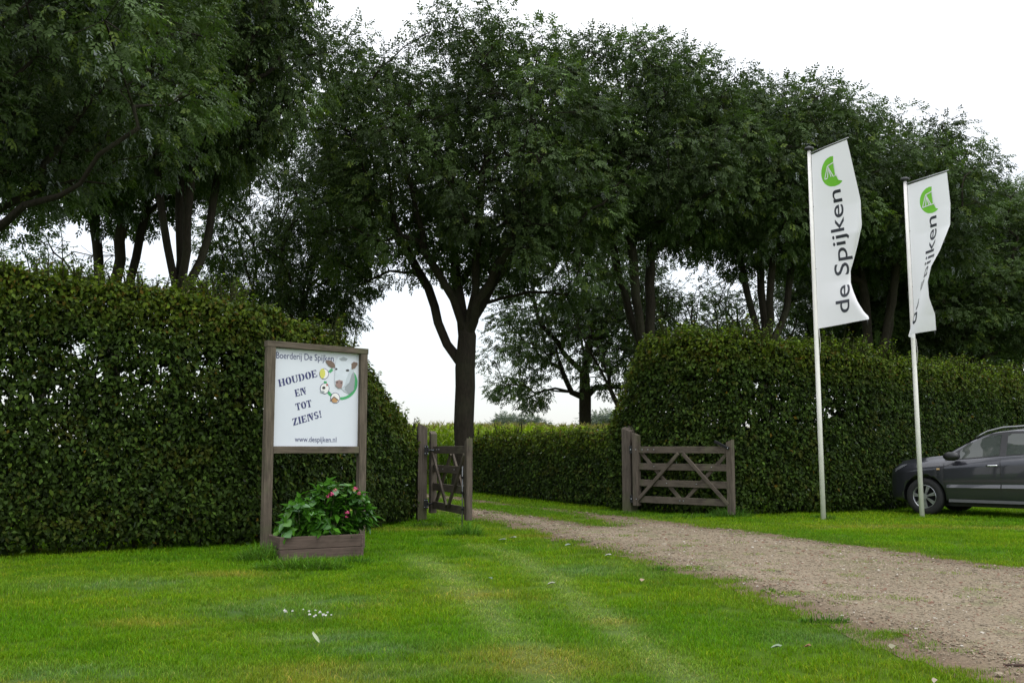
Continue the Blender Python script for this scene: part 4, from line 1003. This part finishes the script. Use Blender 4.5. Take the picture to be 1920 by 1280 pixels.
def flagpole(px, d, ztop, zflag0, zflag1, px_top, theta, label_p, label_f, W=.95):
    x, y = X(px, d), d; xt = X(px_top, d)*1.0
    lean = (xt-x)*.35
    ax = lambda z: Vector((x+lean*z/ztop, y, z))
    root = empty('flagpole', T(x, y), label=label_p, cat='flagpole', group='white flagpoles')
    tube('pole', [ax(-.1), ax(2.3), ax(4.6), ax(ztop)], [.046, .042, .037, .032], POLEW, root, 12)
    v, f = tube_geo([ax(ztop), ax(ztop+.02), ax(ztop+.06), ax(ztop+.075)], [.055, .085, .08, .045], 12); mkobj('cap', pymesh('cap', v, f, True), None, root, CAPM)
    beta = math.atan2(x, y); e1 = Vector((math.cos(beta), -math.sin(beta), 0)); e2 = Vector((-math.sin(beta), -math.cos(beta), 0))
    nu, nv = 40, 90; us = np.linspace(0, 1, nu+1); G_ = np.zeros((nv+1, nu+1, 3))
    for j in range(nv+1):
        v_ = j/nv; z = zflag0+(zflag1-zflag0)*v_; L_ = D_ = 0.0; base = ax(z)
        for i in range(nu+1):
            u = us[i]; th = R(theta(u, v_))
            if i: L_ += math.cos(th)*W/nu; D_ += math.sin(th)*W/nu
            sag = .02*math.sin(u*3)*math.sin(v_*9)
            rise = u*.02+.07*u*v_*v_
            p = base+e1*(.04+L_)+e2*(D_+sag)+Vector((0, 0, rise)); G_[j, i] = p
    V = G_.reshape(-1, 3); i = np.arange((nv+1)*(nu+1)).reshape(nv+1, nu+1); F = np.stack([i[:-1, :-1], i[1:, :-1], i[1:, 1:], i[:-1, 1:]], -1).reshape(-1, 4)
    Hgt = zflag0-zflag1
    fl = mkobj('banner_flag', npmesh('banner_flag', V-np.array([x, y, 0]), F, None, True), T(x, y), None, CLOTHM); tag(fl, label_f, 'flag', 'white banner flags')
    def FN(u, v_, off):
        a = min(max(u, 0), .9999)*nu; b = min(max(v_, 0), .9999)*nv; i0, j0 = int(a), int(b); fa, fb = a-i0, b-j0
        p00, p10, p01, p11 = G_[j0, i0], G_[j0, i0+1], G_[j0+1, i0], G_[j0+1, i0+1]
        p = (p00*(1-fa)+p10*fa)*(1-fb)+(p01*(1-fa)+p11*fa)*fb; n = np.cross(p01-p00, p10-p00); n /= np.linalg.norm(n)+1e-9
        return Vector(p+n*off)
    s_ = 1.0 if (FN(.5, .1, .1)-FN(.5, .1, 0)).dot(e2+e1*.0) > 0 else -1.0
    def onflag(name, P2, F, mat, off=.004):
        vs = [FN(a/W, b/Hgt, s_*off)-Vector((x, y, 0)) for a, b in P2]; return mkobj(name, pymesh(name, vs, F, False), T(x, y), fl, mat)
    cu_, cv_ = .535*W, .445*(zflag0-zflag1)/3.2; r0 = .268*(zflag0-zflag1)/3.2
    # lime disc cut on its right by the pale sail shape
    P_, F_ = [], []; nr, nc = 40, 10
    for k in range(nr+1):
        yy = -r0+2*r0*k/nr; hw = math.sqrt(max(0, r0*r0-yy*yy)); t = (yy+.32)/.50
        edge = .035+.055*((t*2-1)**2) if t < 1 else .09+(t-1)*1.4
        xr = min(hw, max(edge, -hw))
        for c in range(nc+1): P_.append((cu_-hw+(xr+hw)*c/nc, cv_+yy))
    for k in range(nr):
        for c in range(nc): q_ = k*(nc+1)+c; F_.append((q_, q_+1, q_+nc+2, q_+nc+1))
    onflag('logo', P_, F_, LIME, .003)
    def stroke(p, q, t=.020):
        p, q = np.array(p), np.array(q); d = (q-p)/np.linalg.norm(q-p); n_ = np.array([-d[1], d[0]])*t/2; return [tuple(p-n_), tuple(q-n_), tuple(q+n_), tuple(p+n_)]
    P_, F_ = [], []
    for p, q in (((-.20, .10), (-.10, -.12)), ((-.10, -.12), (.05, -.15)), ((-.10, -.12), (.0, .10)), ((-.20, .10), (.09, .08)), ((-.13, .09), (-.09, -.08)), ((-.09, -.08), (-.05, .09)), ((.05, -.15), (.05, .08)), ((.05,.06),(.09,.14))):
        b = len(P_); P_ += [(cu_+a, cv_+c) for a, c in stroke(p, q)]; F_.append((b, b+1, b+2, b+3))
    onflag('logo_tent', P_, F_, WHT, .0065)
    V2, F2 = text_mesh('de Spijken', .006, .12); Wt = V2[:, 0].max(); fs = Hgt/3.2; k = 2.22*fs/Wt; cap = .27/.72
    P_ = [(.635*W-b*cap, (Hgt-.20*fs)-a*k) for a, b in V2]; onflag('lettering', P_, F2, CHAR, .004)
    # crossarm, hem and cord
    A = ax(zflag0+.03)+e1*.0; th0 = R(theta(.5, 0)); Bp = Vector(G_[0, -1])+e1*.04*math.cos(th0)+e2*.05*math.sin(th0)+Vector((0, 0, .02))
    tube('banner_arm', [A, Bp], .011, ARM, root, 8)
    pts = [Vector(G_[0, i_])*0+Vector(G_[0, i_]) for i_ in range(0, nu+1, 5)]
    for zf in (.30, .66):
        z = zflag0+(zflag1-zflag0)*zf; c = ax(z); tube('cord_loop', [c+e1*.05, c+e2*.02+e1*.0+Vector((0, 0, -.03)), c-e1*.045+Vector((0, 0, -.10)), c-e1*.05+Vector((0, 0, -.22)), c-e1*.015+Vector((0, 0, -.34))], .006, ROPE, root, 5)
    z = zflag1; c = ax(z); tube('cord', [c+e1*.05+e2*.03, c+e1*.07+e2*.03-Vector((0, 0, .25)), c+e1*.055+e2*.03-Vector((0, 0, .45)), c+e1*.03-Vector((0, 0, .5)), c+e1*.035-Vector((0,0,1.3))], .006, plain('pale_cord', (.45, .44, .42), .7), root, 5)
    tube('weight_cord', [Vector(G_[-1, -2]), Vector(G_[-1, -2])-Vector((0, 0, .10))], .006, CAPM, fl, 5)
    return root
def th1(u, v):
    base = lin(v, [(0, 50), (.2, 40), (.33, 32), (.5, 33), (.62, 25), (.75, 20), (.88, 26), (1, 25)])
    uf = lin(v, [(0, 1.2), (.42, 1.06), (.5, .95), (.6, .80), (.7, .665), (.77, .655), (.83, .715), (.89, .80), (.95, .91), (1, 1.05)])
    return base-135/(1+math.exp(-(u-uf)*45))+4*math.sin(u*6+v*4)
TH2 = [(0, .72, .72, .72), (.2, .82, .76, .68), (.33, .90, .60, .64), (.5, .73, .52, .30), (.6, .58, .26, .18), (.7, .42, .08, .25), (.8, .2, .02, .53), (.9, -.1, .2, .92), (1, -.42, .6, .98)]
def th2(u, v):
    a, t, b = [math.degrees(math.acos(lin(v, [(q[0], q[i]) for q in TH2]))) for i in (1, 2, 3)]
    s1 = 1/(1+math.exp(-(u-.38)*26)); s2 = 1/(1+math.exp(-(u-.64)*26)); return a*(1-s1)+t*(s1-s2)+b*s2
D1, D2 = 18.4, 19.1
zt1 = P(1522, 285, D1).z; zt2 = P(1704, 342, D2).z
flagpole(1536.5, D1, zt1+.02, zt1-.06, P(1530, 616, D1).z, 1522, th1, 'white flagpole standing clear on the lawn, nearer the gateway', 'taller looking banner with lime disc and its full dark lettering readable')
flagpole(1719.5, D2, zt2+.02, zt2-.06, P(1712, 636, D2).z, 1703, th2, 'white flagpole standing in front of the car wheel', 'twisted banner by the car, its dark lettering half hidden in the fold')

# ------------------------------------------------------------------ car
al = R(44); cd = Vector((math.cos(al), -math.sin(al), 0)); cn = Vector((math.sin(al), math.cos(al), 0))
wc = Vector((X(1727, 19.6), 19.6, 0)); CO = wc+cn*.85
MC = Matrix((cd, cn, Vector((0, 0, 1)))).transposed().to_4x4(); MC.translation = CO
def paintmat():
    M = Mat('car_paint'); n = M.noise(700, 2, M.coord('Object'))
    return M.bsdf(M.mix((.026, .027, .035), (.040, .041, .050), n), .30, .45, .5, coat=1.0)
PAINT = paintmat(); GLASS = Mat('car_glass'); 
GLASSM = GLASS.bsdf(GLASS.mix((.012, .018, .014), (.020, .030, .022), GLASS.noise(6, 3, GLASS.coord('Object'))), .03, 0, .8)
TRIM = plain('black_trim', (.012, .012, .013), .45); RAILM = plain('satin_rail', (.30, .30, .31), .35, .6); CHROME = plain('chrome', (.65, .65, .67), .15, 1.0); TYRE = plain('tyre_rubber', (.012, .012, .012), .8); ALLOY = plain('alloy', (.42, .43, .45), .28, .8); LAMP = plain('lamp_glass', (.16, .165, .18), .08, .3); ORANGE = plain('repeater', (.6, .4, .2), .2)
car = empty('parked_car', MC, label='dark grey compact SUV parked nose towards the tall hedge, with silver roof rail', cat='car')
XS = np.concatenate([np.linspace(-.79, -.5, 12), np.linspace(-.45, 3.3, 64), np.linspace(3.36, 3.66, 10)])
zbot = lambda x: lin(x, [(-.80, .33), (-.66, .25), (-.3, .24), (3.0, .24), (3.5, .32), (3.7, .42)])
wid = lambda x: lin(x, [(-.79, .40), (-.76, .56), (-.71, .70), (-.58, .81), (-.42, .88), (-.15, .915), (.3, .925), (2.9, .925), (3.3, .88), (3.5, .80), (3.66, .62)])
ztop = lambda x: lin(x, [(-.79, .74), (-.77, .88), (-.69, .965), (-.5, 1.035), (-.2, 1.085), (.1, 1.12), (.36, 1.145), (.62, 1.31), (.85, 1.445), (1.05, 1.545), (1.25, 1.605), (1.6, 1.645), (2.1, 1.655), (2.7, 1.63), (3.1, 1.57), (3.25, 1.50), (3.42, 1.25), (3.58, 1.0), (3.66, .8)])
zbelt = lambda x: lin(x, [(-.79, .66), (-.73, .82), (-.5, .945), (0, .985), (.36, 1.02), (1.4, 1.11), (2.4, 1.18), (3.2, 1.20), (3.42, 1.12), (3.66, .72)])
wroof = lambda x: lin(x, [(-.79, .30), (-.5, .62), (0, .76), (.36, .76), (.8, .68), (1.2, .63), (2.2, .62), (3.1, .60), (3.4, .66), (3.66, .5)])
def section(x):
    w_, zb, zt, zl, wr = wid(x), zbot(x), ztop(x), zbelt(x), wroof(x); zl = min(zl, zt-.03)
    K = [(0, zb), (.70*w_, zb), (.95*w_, zb+.05), (.985*w_, zb+.18 if zb+.18 < zl else zl*.7), (1.0*w_, .5*(zb+.25)+.5*(zl-.12)), (.995*w_, zl-.10), (.945*w_, zl-.01), (.915*w_+.0*wr, zl+.02), (wr*.55+.42*w_, zl+(zt-zl)*.45), (wr*1.0, zt-.22*(zt-zl)*.5), (wr*.86, zt-.03*(1 if zt-zl > .2 else .4)), (wr*.5, zt-.005), (0, zt)]
    return K
def dense(K, m=4):
    K = np.array(K); out = []
    for i in range(len(K)-1):
        p0, p1, p2, p3 = K[max(i-1, 0)], K[i], K[i+1], K[min(i+2, len(K)-1)]
        for t in np.arange(m)/m:
            out.append(.5*((2*p1)+(-p0+p2)*t*.7+(2*p0*.7-5*p1+(5-1.4+.7*0)*p2*1.0-0)*0) if 0 else p1+(p2-p1)*t+.12*((p2-p0)*t*(1-t)**2-(p3-p1)*t*t*(1-t)))
    out.append(K[-1]); return np.array(out)
SEC = [dense(section(x)) for x in XS]; m_ = len(SEC[0]); V = []; F = []
for x, s_ in zip(XS, SEC):
    for a, z in s_: V.append((x, -a, z))
    for a, z in s_[1:-1][::-1]: V.append((x, a, z))
k_ = 2*m_-2
for i in range(len(XS)-1):
    for j in range(k_): F.append((i*k_+j, i*k_+(j+1) % k_, (i+1)*k_+(j+1) % k_, (i+1)*k_+j))
F.append(tuple(range(k_))[::-1]); F.append(tuple((len(XS)-1)*k_+j for j in range(k_)))
body = pymesh('body', V, F, True)
import bmesh
bm = bmesh.new(); bm.from_mesh(body); bmesh.ops.recalc_face_normals(bm, faces=bm.faces); bm.to_mesh(body); bm.free()
# wheel wells by boolean
def cylmesh(x, z, r_, y0, y1, n=40):
    v = [(x+r_*math.cos(2*math.pi*i/n), y, z+r_*math.sin(2*math.pi*i/n)) for y in (y0, y1) for i in range(n)]
    f = [(i, (i+1) % n, n+(i+1) % n, n+i) for i in range(n)]+[tuple(range(n))[::-1], tuple(range(n, 2*n))]
    return v, f
cut = []
for wx in (0, 2.69):
    for y0, y1 in ((-1.1, -.62), (.62, 1.1)): cut.append(cylmesh(wx, .36, .41, y0, y1))
v, f = merge(cut); cm = pymesh('cut', v, f); bm = bmesh.new(); bm.from_mesh(cm); bmesh.ops.recalc_face_normals(bm, faces=bm.faces); bm.to_mesh(cm); bm.free()
tmpb = bpy.data.objects.new('tmpb', body); tmpc = bpy.data.objects.new('tmpc', cm); C.objects.link(tmpb); C.objects.link(tmpc)
md = tmpb.modifiers.new('b', 'BOOLEAN'); md.object = tmpc; md.operation = 'DIFFERENCE'; md.solver = 'EXACT'
body2 = bpy.data.meshes.new_from_object(tmpb.evaluated_get(bpy.context.evaluated_depsgraph_get())); bpy.data.objects.remove(tmpb); bpy.data.objects.remove(tmpc)
body2.materials.clear(); body2.name = 'body'; mkobj('body', body2, MC, car, PAINT)
def ysurf(x, z):
    i = min(max(int(np.searchsorted(XS, x))-1, 0), len(XS)-2); t = (x-XS[i])/(XS[i+1]-XS[i]); r_ = 0
    for q, wgt in ((i, 1-t), (i+1, t)):
        s_ = SEC[q]; lo, hi = 9, m_-5; zz = s_[lo:hi, 1]; o = np.argsort(zz); r_ += wgt*np.interp(z, zz[o], s_[lo:hi, 0][o])
    return r_
def cpanel(name, x0, x1, zb_, zt_, off, mat, nx=24, nz=8, side=-1, parent=car, off0=None):
    V, F = [], []
    for i in range(nx+1):
        x = x0+(x1-x0)*i/nx; a, b = zb_(x), zt_(x)
        for j in range(nz+1): z = a+(b-a)*j/nz; V.append((x, side*(ysurf(x, z)+(off if off0 is None else off0+(off-off0)*j/nz)), z))
    for i in range(nx):
        for j in range(nz): a = i*(nz+1)+j; F.append((a, a+1, a+nz+2, a+nz+1))
    return mkobj(name, pymesh(name, V, F, True), MC, parent, mat)
wtop = lambda x: lin(x, [(.52, 1.16), (.75, 1.315), (1.0, 1.455), (1.2, 1.515), (1.5, 1.55), (2.2, 1.56), (2.7, 1.54), (3.05, 1.46)])
fr_t = lambda x: wtop(x)+.028
for sd_ in (-1, 1):
    cpanel('window_trim', .40, 3.1, lambda x: zbelt(x)+.012, lambda x: max(lin(x, [(.40, 1.06), (.52, 1.185), (.75, 1.345), (1.0, 1.482), (1.2, 1.54), (1.5, 1.575), (2.2, 1.585), (2.7, 1.565), (3.1, 1.46)]), zbelt(x)+.02), .006, TRIM, 40, 8, sd_)
    cpanel('side_window', .66, 1.38, lambda x: zbelt(x)+.030, lambda x: lin(x, [(.66, 1.23), (.80, 1.335), (1.0, 1.44), (1.2, 1.50), (1.38, 1.525)]), .011, GLASSM, 20, 8, sd_)
    cpanel('side_window', 1.50, 2.30, lambda x: zbelt(x)+.030, lambda x: wtop(x)-.015, .011, GLASSM, 20, 8, sd_)
    cpanel('side_window', 2.40, 2.95, lambda x: zbelt(x)+.030, lambda x: wtop(x)-.02, .011, GLASSM, 16, 8, sd_)
    cpanel('side_moulding', .44, 1.405, lambda x: .530+.012*x, lambda x: .585+.018*x, .001, PAINT, 12, 3, sd_, off0=.034)
    cpanel('side_moulding', 1.425, 2.22, lambda x: .530+.012*x, lambda x: .585+.018*x, .001, PAINT, 12, 3, sd_, off0=.034)
    cpanel('sill', .46, 2.22, lambda x: .27, lambda x: .325, .012, plain('grey_sill', (.10, .10, .105), .5), 20, 3, sd_)
    for x0 in (1.412, 2.33): cpanel('door_seam', x0-.005, x0+.005, lambda x: .34, lambda x: zbelt(x)+.005, .003, TRIM, 1, 14, sd_)
    cpanel('door_seam', .39, .399, lambda x: .50, lambda x: zbelt(x)-.03, .003, TRIM, 1, 14, sd_)
    cpanel('headlight', -.60, -.34, lambda x: lin(x, [(-.60, .81), (-.34, .945)]), lambda x: lin(x, [(-.60, .875), (-.46, .94), (-.34, .968)]), .008, LAMP, 12, 4, sd_)
    cpanel('tail_light', 3.30, 3.50, lambda x: .9, lambda x: 1.12, .008, plain('red_lamp', (.3, .02, .02), .1), 6, 6, sd_)
    cpanel('indicator', .265, .325, lambda x: .865, lambda x: .895, .012, ORANGE, 4, 3, sd_)
    yw = sd_*.63; tube('roof_rail', [Vector((x, sd_*(wroof(x)-.015), ztop(x)+dz)) for x, dz in ((.92, -.01), (1.0, .0), (1.12, .02), (1.4, .032), (2.0, .034), (2.6, .032), (2.95, .01), (3.05, -.01))], .015, RAILM, car, 8, MC)
    for hx in (1.18, 2.12): tube('door_handle', [Vector((hx, sd_*.955, .945)), Vector((hx+.04, sd_*.968, .95)), Vector((hx+.17, sd_*.968, .957)), Vector((hx+.20, sd_*.953, .955))], .014, CHROME, car, 8, MC)
    mm_ = tube_geo([Vector((.60, sd_*.90, 1.10)), Vector((.60, sd_*.97, 1.11)), Vector((.60, sd_*1.00, 1.12)), Vector((.60, sd_*1.10, 1.12)), Vector((.60, sd_*1.13, 1.12))], [.03, .04, .085, .085, .04], 12)
    vv_ = [(a.x*1.0+(a.x-.60)*.7, a.y, a.z) for a in mm_[0]]; mkobj('wing_mirror', pymesh('wing_mirror', vv_, mm_[1], True), MC, car, TRIM)
    for wx in (0, 2.69):
        yo = sd_*.90; ws = sd_
        prof_ = [(.220, .008), (.26, -.01), (.33, 0), (.352, .03), (.355, .10), (.352, .18), (.33, .21), (.24, .21)]
        V, F = [], []; n_ = 40
        for r1, dy in prof_:
            for i in range(n_): a = 2*math.pi*i/n_; V.append((wx+r1*math.cos(a), yo-ws*dy, .355+r1*math.sin(a)))
        for q in range(len(prof_)-1):
            for i in range(n_): F.append((q*n_+i, q*n_+(i+1) % n_, (q+1)*n_+(i+1) % n_, (q+1)*n_+i))
        wh = mkobj('wheel', pymesh('wheel', V, F, True), MC, car, TYRE)
        V, F = [], []
        for r1, dy in ((.222, .006), (.216, -.001), (.208, .014), (.2, .05), (.195, .12), (.0, .13)):
            for i in range(n_): a = 2*math.pi*i/n_; V.append((wx+r1*math.cos(a), yo-ws*dy, .355+r1*math.sin(a)))
        for q in range(5):
            for i in range(n_): F.append((q*n_+i, q*n_+(i+1) % n_, (q+1)*n_+(i+1) % n_, (q+1)*n_+i))
        rim = mkobj('rim', pymesh('rim', V, F, True), MC, wh, ALLOY)
        rim.data.materials.append(TRIM)
        for p_ in rim.data.polygons: p_.material_index = 1 if p_.index >= 3*n_ else 0
        for sidx in range(7):
            a = 2*math.pi*sidx/7+.3
            for da in (-.10, .10):
                c0 = Vector((wx+.045*math.cos(a), yo-ws*.012, .355+.045*math.sin(a))); c1 = Vector((wx+.212*math.cos(a+da), yo-ws*.012, .355+.212*math.sin(a+da)))
                t_ = Vector((-math.sin(a), 0, math.cos(a)))*.013; dp = Vector((0, ws*.03, 0))
                vq = [c0-t_, c0+t_, c1+t_, c1-t_, c0-t_-dp, c0+t_-dp, c1+t_-dp, c1-t_-dp]
                mkobj('spoke', pymesh('spoke', vq, [(0, 1, 2, 3), (4, 7, 6, 5), (0, 4, 5, 1), (1, 5, 6, 2), (2, 6, 7, 3), (3, 7, 4, 0)]), MC, wh, ALLOY)
        v, f = cylmesh(wx, .355, .055, yo-ws*.002, yo-ws*.04, 16); mkobj('hub_cap', pymesh('hub_cap', v, f), MC, wh, ALLOY)
# underbody, windscreen, number plate side not in view
v, f = boxverts(3.6, 1.2, .12, (1.35, 0, .24)); mkobj('underbody', pymesh('underbody', v, f), MC, car, TRIM)
V, F = [], []
for i in range(9):
    x = .44+(.98-.44)*i/8; z = ztop(x)+.004
    for j in range(9): yy = (-1+2*j/8)*(wroof(x)-.05); V.append((x, yy, z-.02*abs(yy)))
for i in range(8):
    for j in range(8): a = i*9+j; F.append((a, a+1, a+10, a+9))
mkobj('windscreen', pymesh('windscreen', V, F, True), MC, car, GLASSM)

# ------------------------------------------------------------------ long grass, clover, litter on the lawn
def clump(name, x, y, rx, ry, n, h0, h1, label, seed, col=(.060, .150, .016), wd=.008, lean=.7):
    me = blades(n, 1.0, h0, h1, wd, lean, seed, 3); V = np.empty(len(me.vertices)*3, np.float32); me.vertices.foreach_get('co', V); V = V.reshape(-1, 3)
    # blades() spread on a unit disc: squeeze root positions, keep blade shapes
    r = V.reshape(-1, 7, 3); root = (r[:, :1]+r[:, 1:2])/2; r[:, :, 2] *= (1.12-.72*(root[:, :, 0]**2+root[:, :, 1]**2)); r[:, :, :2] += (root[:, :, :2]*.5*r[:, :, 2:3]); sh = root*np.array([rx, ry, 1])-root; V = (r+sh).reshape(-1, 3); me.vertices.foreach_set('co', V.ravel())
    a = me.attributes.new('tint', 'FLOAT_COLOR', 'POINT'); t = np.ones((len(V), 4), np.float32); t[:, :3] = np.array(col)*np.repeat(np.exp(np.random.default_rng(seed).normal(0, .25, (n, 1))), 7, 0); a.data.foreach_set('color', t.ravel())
    me.update(); o = mkobj(name, me, T(x, y), None, GRASS_REAL); return tag(o, label, 'grass clump', 'uncut grass clumps')
def cl(px, py, rx, ry, n, h0, h1, label, seed, **k): x, y = gp(px, py); return clump('long_grass', x, y, rx, ry, n, h0, h1, label, seed, **k)
cl(497, 1046, .26, .24, 750, .08, .27, 'tall dark grass clump around the foot of the left sign post', 1, lean=.95, col=(.088, .20, .02))
cl(575, 1062, .50, .12, 800, .07, .20, 'uncut grass fringe along the front of the planter box', 2, lean=.95, col=(.088, .20, .02))
cl(668, 1052, .22, .14, 200, .05, .15, 'uncut grass at the right corner of the planter box', 3)
cl(872, 1000, .26, .22, 520, .08, .26, 'thick grass clump at the foot of the drop rod of the left gate', 4, col=(.085, .20, .02))
cl(1362, 968, .42, .24, 520, .10, .26, 'uncut grass clump under the free end of the right gate', 5, col=(.065, .16, .02))
cl(1290, 969, .6, .14, 260, .05, .15, 'uncut grass strip beneath the middle of the right gate', 9, col=(.07, .16, .02))
cl(1537, 970, .24, .18, 260, .05, .13, 'grass tuft around the base of the nearer flagpole', 6, col=(.07, .17, .018))
cl(1721, 961, .20, .16, 240, .05, .12, 'grass tuft around the base of the flagpole by the car', 7, col=(.07, .17, .018))
cl(810, 984, .30, .16, 260, .04, .14, 'rough grass at the foot of the left gate post', 8, col=(.08, .15, .025))
cl(1180, 961, .25, .10, 160, .04, .12, 'rough grass at the foot of the right gate post', 11, col=(.08, .15, .025))
cl(1085, 1013, .18, .1, 60, .03, .07, 'low tuft at the drive edge nearest the gateway', 12)
cl(1230, 1064, .16, .07, 110, .03, .07, 'dark low tuft on the near edge of the drive', 13)
cl(1432, 1103, .07, .04, 70, .03, .06, 'small isolated tuft on the gravel by the lawn corner', 14, col=(.09, .19, .02))
cl(1535, 1158, .20, .06, 220, .03, .075, 'wide overhanging tuft where the lawn meets the gravel', 15)
cl(1853, 1117, .06, .03, 50, .02, .04, 'tiny weed tuft out on the gravel', 16, col=(.07, .14, .02))
cl(1162, 992, .14, .05, 70, .02, .05, 'low weed patch in the gravel mouth of the gateway', 17, col=(.08, .16, .02))

# fringe of grass and dead stuff under the hedges
CLW = plain('clover_petal', (.72, .70, .66), .7); CLS = plain('clover_stalk', (.08, .16, .03), .7)
def clover(px, py, r0, label=None, i=0):
    x, y = gp(px, py); root = empty('clover_flower', T(x, y), label=label, cat='flower', group='white clover flowers on the front lawn')
    h = .05+.004*(i % 4); tube('stalk', [(x, y, 0), (x+.004, y, h)], .0015, CLS, root, 4)
    parts = []; r2 = random.Random(i)
    for k in range(22):
        a = r2.uniform(0, 6.28); e = math.asin(r2.uniform(-.5, 1)); d = Vector((math.cos(a)*math.cos(e), math.sin(a)*math.cos(e), math.sin(e))); t = d.orthogonal().normalized(); b = d.cross(t); q = r0*.32; c = Vector((x+.004, y, h))
        parts.append(([c+t*q*.6, c+b*q*.6, c-t*q*.6, c-b*q*.6, c+d*r0], [(0, 1, 4), (1, 2, 4), (2, 3, 4), (3, 0, 4)]))
    v, f = merge(parts); mkobj('flower_head', pymesh('flower_head', v, f), None, root, CLW)
CLAB = ['white clover flower, upper one of the touching trio at the left', 'small white clover flower at the left edge of the touching trio', 'white clover flower, lowest and roundest of the touching trio at the left', 'faint clover flower standing alone right of the touching trio',
  'small faint clover flower, farthest back of the patch', 'white clover flower behind another one at the middle of the patch', 'round white clover flower in front of another one, middle of the patch', 'flat clover flower just left of the biggest one, back row', 'small clover flower just in front of the flat one',
  'tiny clover flower, lowest beside the middle pair', 'biggest white clover flower of the patch', 'big white clover flower in front and right of the biggest one', 'small clover flower touching the right side of the big front one', 'small clover flower at the right end of the back row', 'faint clover flower at the far right end of the patch']
for i, (zx, zy, rr_) in enumerate([(428, 282, .011), (418, 296, .009), (443, 315, .013), (525, 314, .011), (660, 272, .008), (733, 303, .011), (740, 355, .013), (812, 305, .009), (817, 350, .010), (795, 370, .009), (872, 325, .014), (915, 365, .014), (945, 348, .010), (967, 320, .010), (1012, 357, .008)]):
    clover(480+zx/6.857, 1100+zy/6.857+6, rr_*1.15, CLAB[i], i=i)
x, y = gp(598, 1203); fe = empty('feather', T(x, y, .03), label='pale curled feather lying in the clover on the front lawn', cat='feather'); FM = plain('feather_white', (.34, .38, .24), .8)
V = []; F = []
for k in range(11):
    t = k/10; cx0, cy0, cz0 = -.03+.075*t, .12-.17*t, .045-.03*t+.0*t; wv = .009*math.sin(math.pi*min(1, t*.9+.12))**.7
    V += [(cx0-wv, cy0-.01, cz0), (cx0, cy0, cz0+.008), (cx0+wv, cy0+.01, cz0)]
for k in range(10): a = 3*k; F += [(a, a+1, a+4, a+3), (a+1, a+2, a+5, a+4)]
mkobj('vane', pymesh('vane', V, F), WM[fe.name], fe, FM); tube('shaft', [V[1], V[16], V[31]], .0018, FM, fe, 4, WM[fe.name])
x, y = gp(1893, 1240); stick = tube('stick', [(-.11, .015, .02), (-.03, -.004, .024), (.04, .003, .022), (.13, -.012, .02)], [.007, .009, .008, .006], plain('dead_wood', (.06, .035, .025), .9), None, 6, T(x, y)); tag(stick, 'short brown stick lying on the gravel near the lawn corner', 'stick')
def dead_leaf(px, py, L, col, label, rz=0, z=.035):
    x, y = gp(px, py); V = [(-L/2, 0, 0), (-L*.1, L*.26, .012), (L*.25, L*.2, .02), (L/2, 0, .012), (L*.25, -L*.2, .01), (-L*.1, -L*.26, .016), (0, 0, .002)]
    o = mkobj('fallen_leaf', pymesh('fallen_leaf', V, [(6, 0, 1), (6, 1, 2), (6, 2, 3), (6, 3, 4), (6, 4, 5), (6, 5, 0)]), T(x, y, z, rz), None, plain('dry_leaf', tuple(q*.62 for q in col), .9)); tag(o, label, 'leaf', 'fallen leaves')
for a in [(1443, 1212, .08, (.30, .38, .25), 'pale green fallen leaf on the lawn beside the gravel', .2), (1655, 1212, .09, (.34, .32, .2), 'pale curled leaf at the ragged edge of the lawn', 1.1), (1679, 1191, .08, (.16, .07, .03), 'upturned brown leaf on the gravel edge', 2.0),
          (942, 1013, .13, (.28, .34, .22), 'fallen leaf on the grass near the left gate, left of two', .4), (962, 1009, .11, (.42, .44, .36), 'fallen leaf on the grass near the left gate, right of two', .1), (1063, 1023, .11, (.30, .36, .3), 'greyish leaf on the strip of lawn below the drive', .8),
          (1137, 1042, .09, (.55, .55, .48), 'whitish leaf in the dark grass below the drive', .3), (1500, 1211, .05, (.35, .2, .1), 'tan leaf right of the pale green leaf', 0), (1200, 1089, .10, (.45, .32, .2), 'tan leaf on the middle of the lawn', 1.3),
          (1032, 1095, .09, (.40, .42, .3), 'pale leaf between the two wheel marks', .5), (920, 1085, .07, (.20, .3, .18), 'green leaf on the left wheel mark', 2.2), (1730, 1275, .06, (.5, .42, .32), 'curled tan leaf at the lower edge of the lawn', 1.0)]:
    dead_leaf(*a)
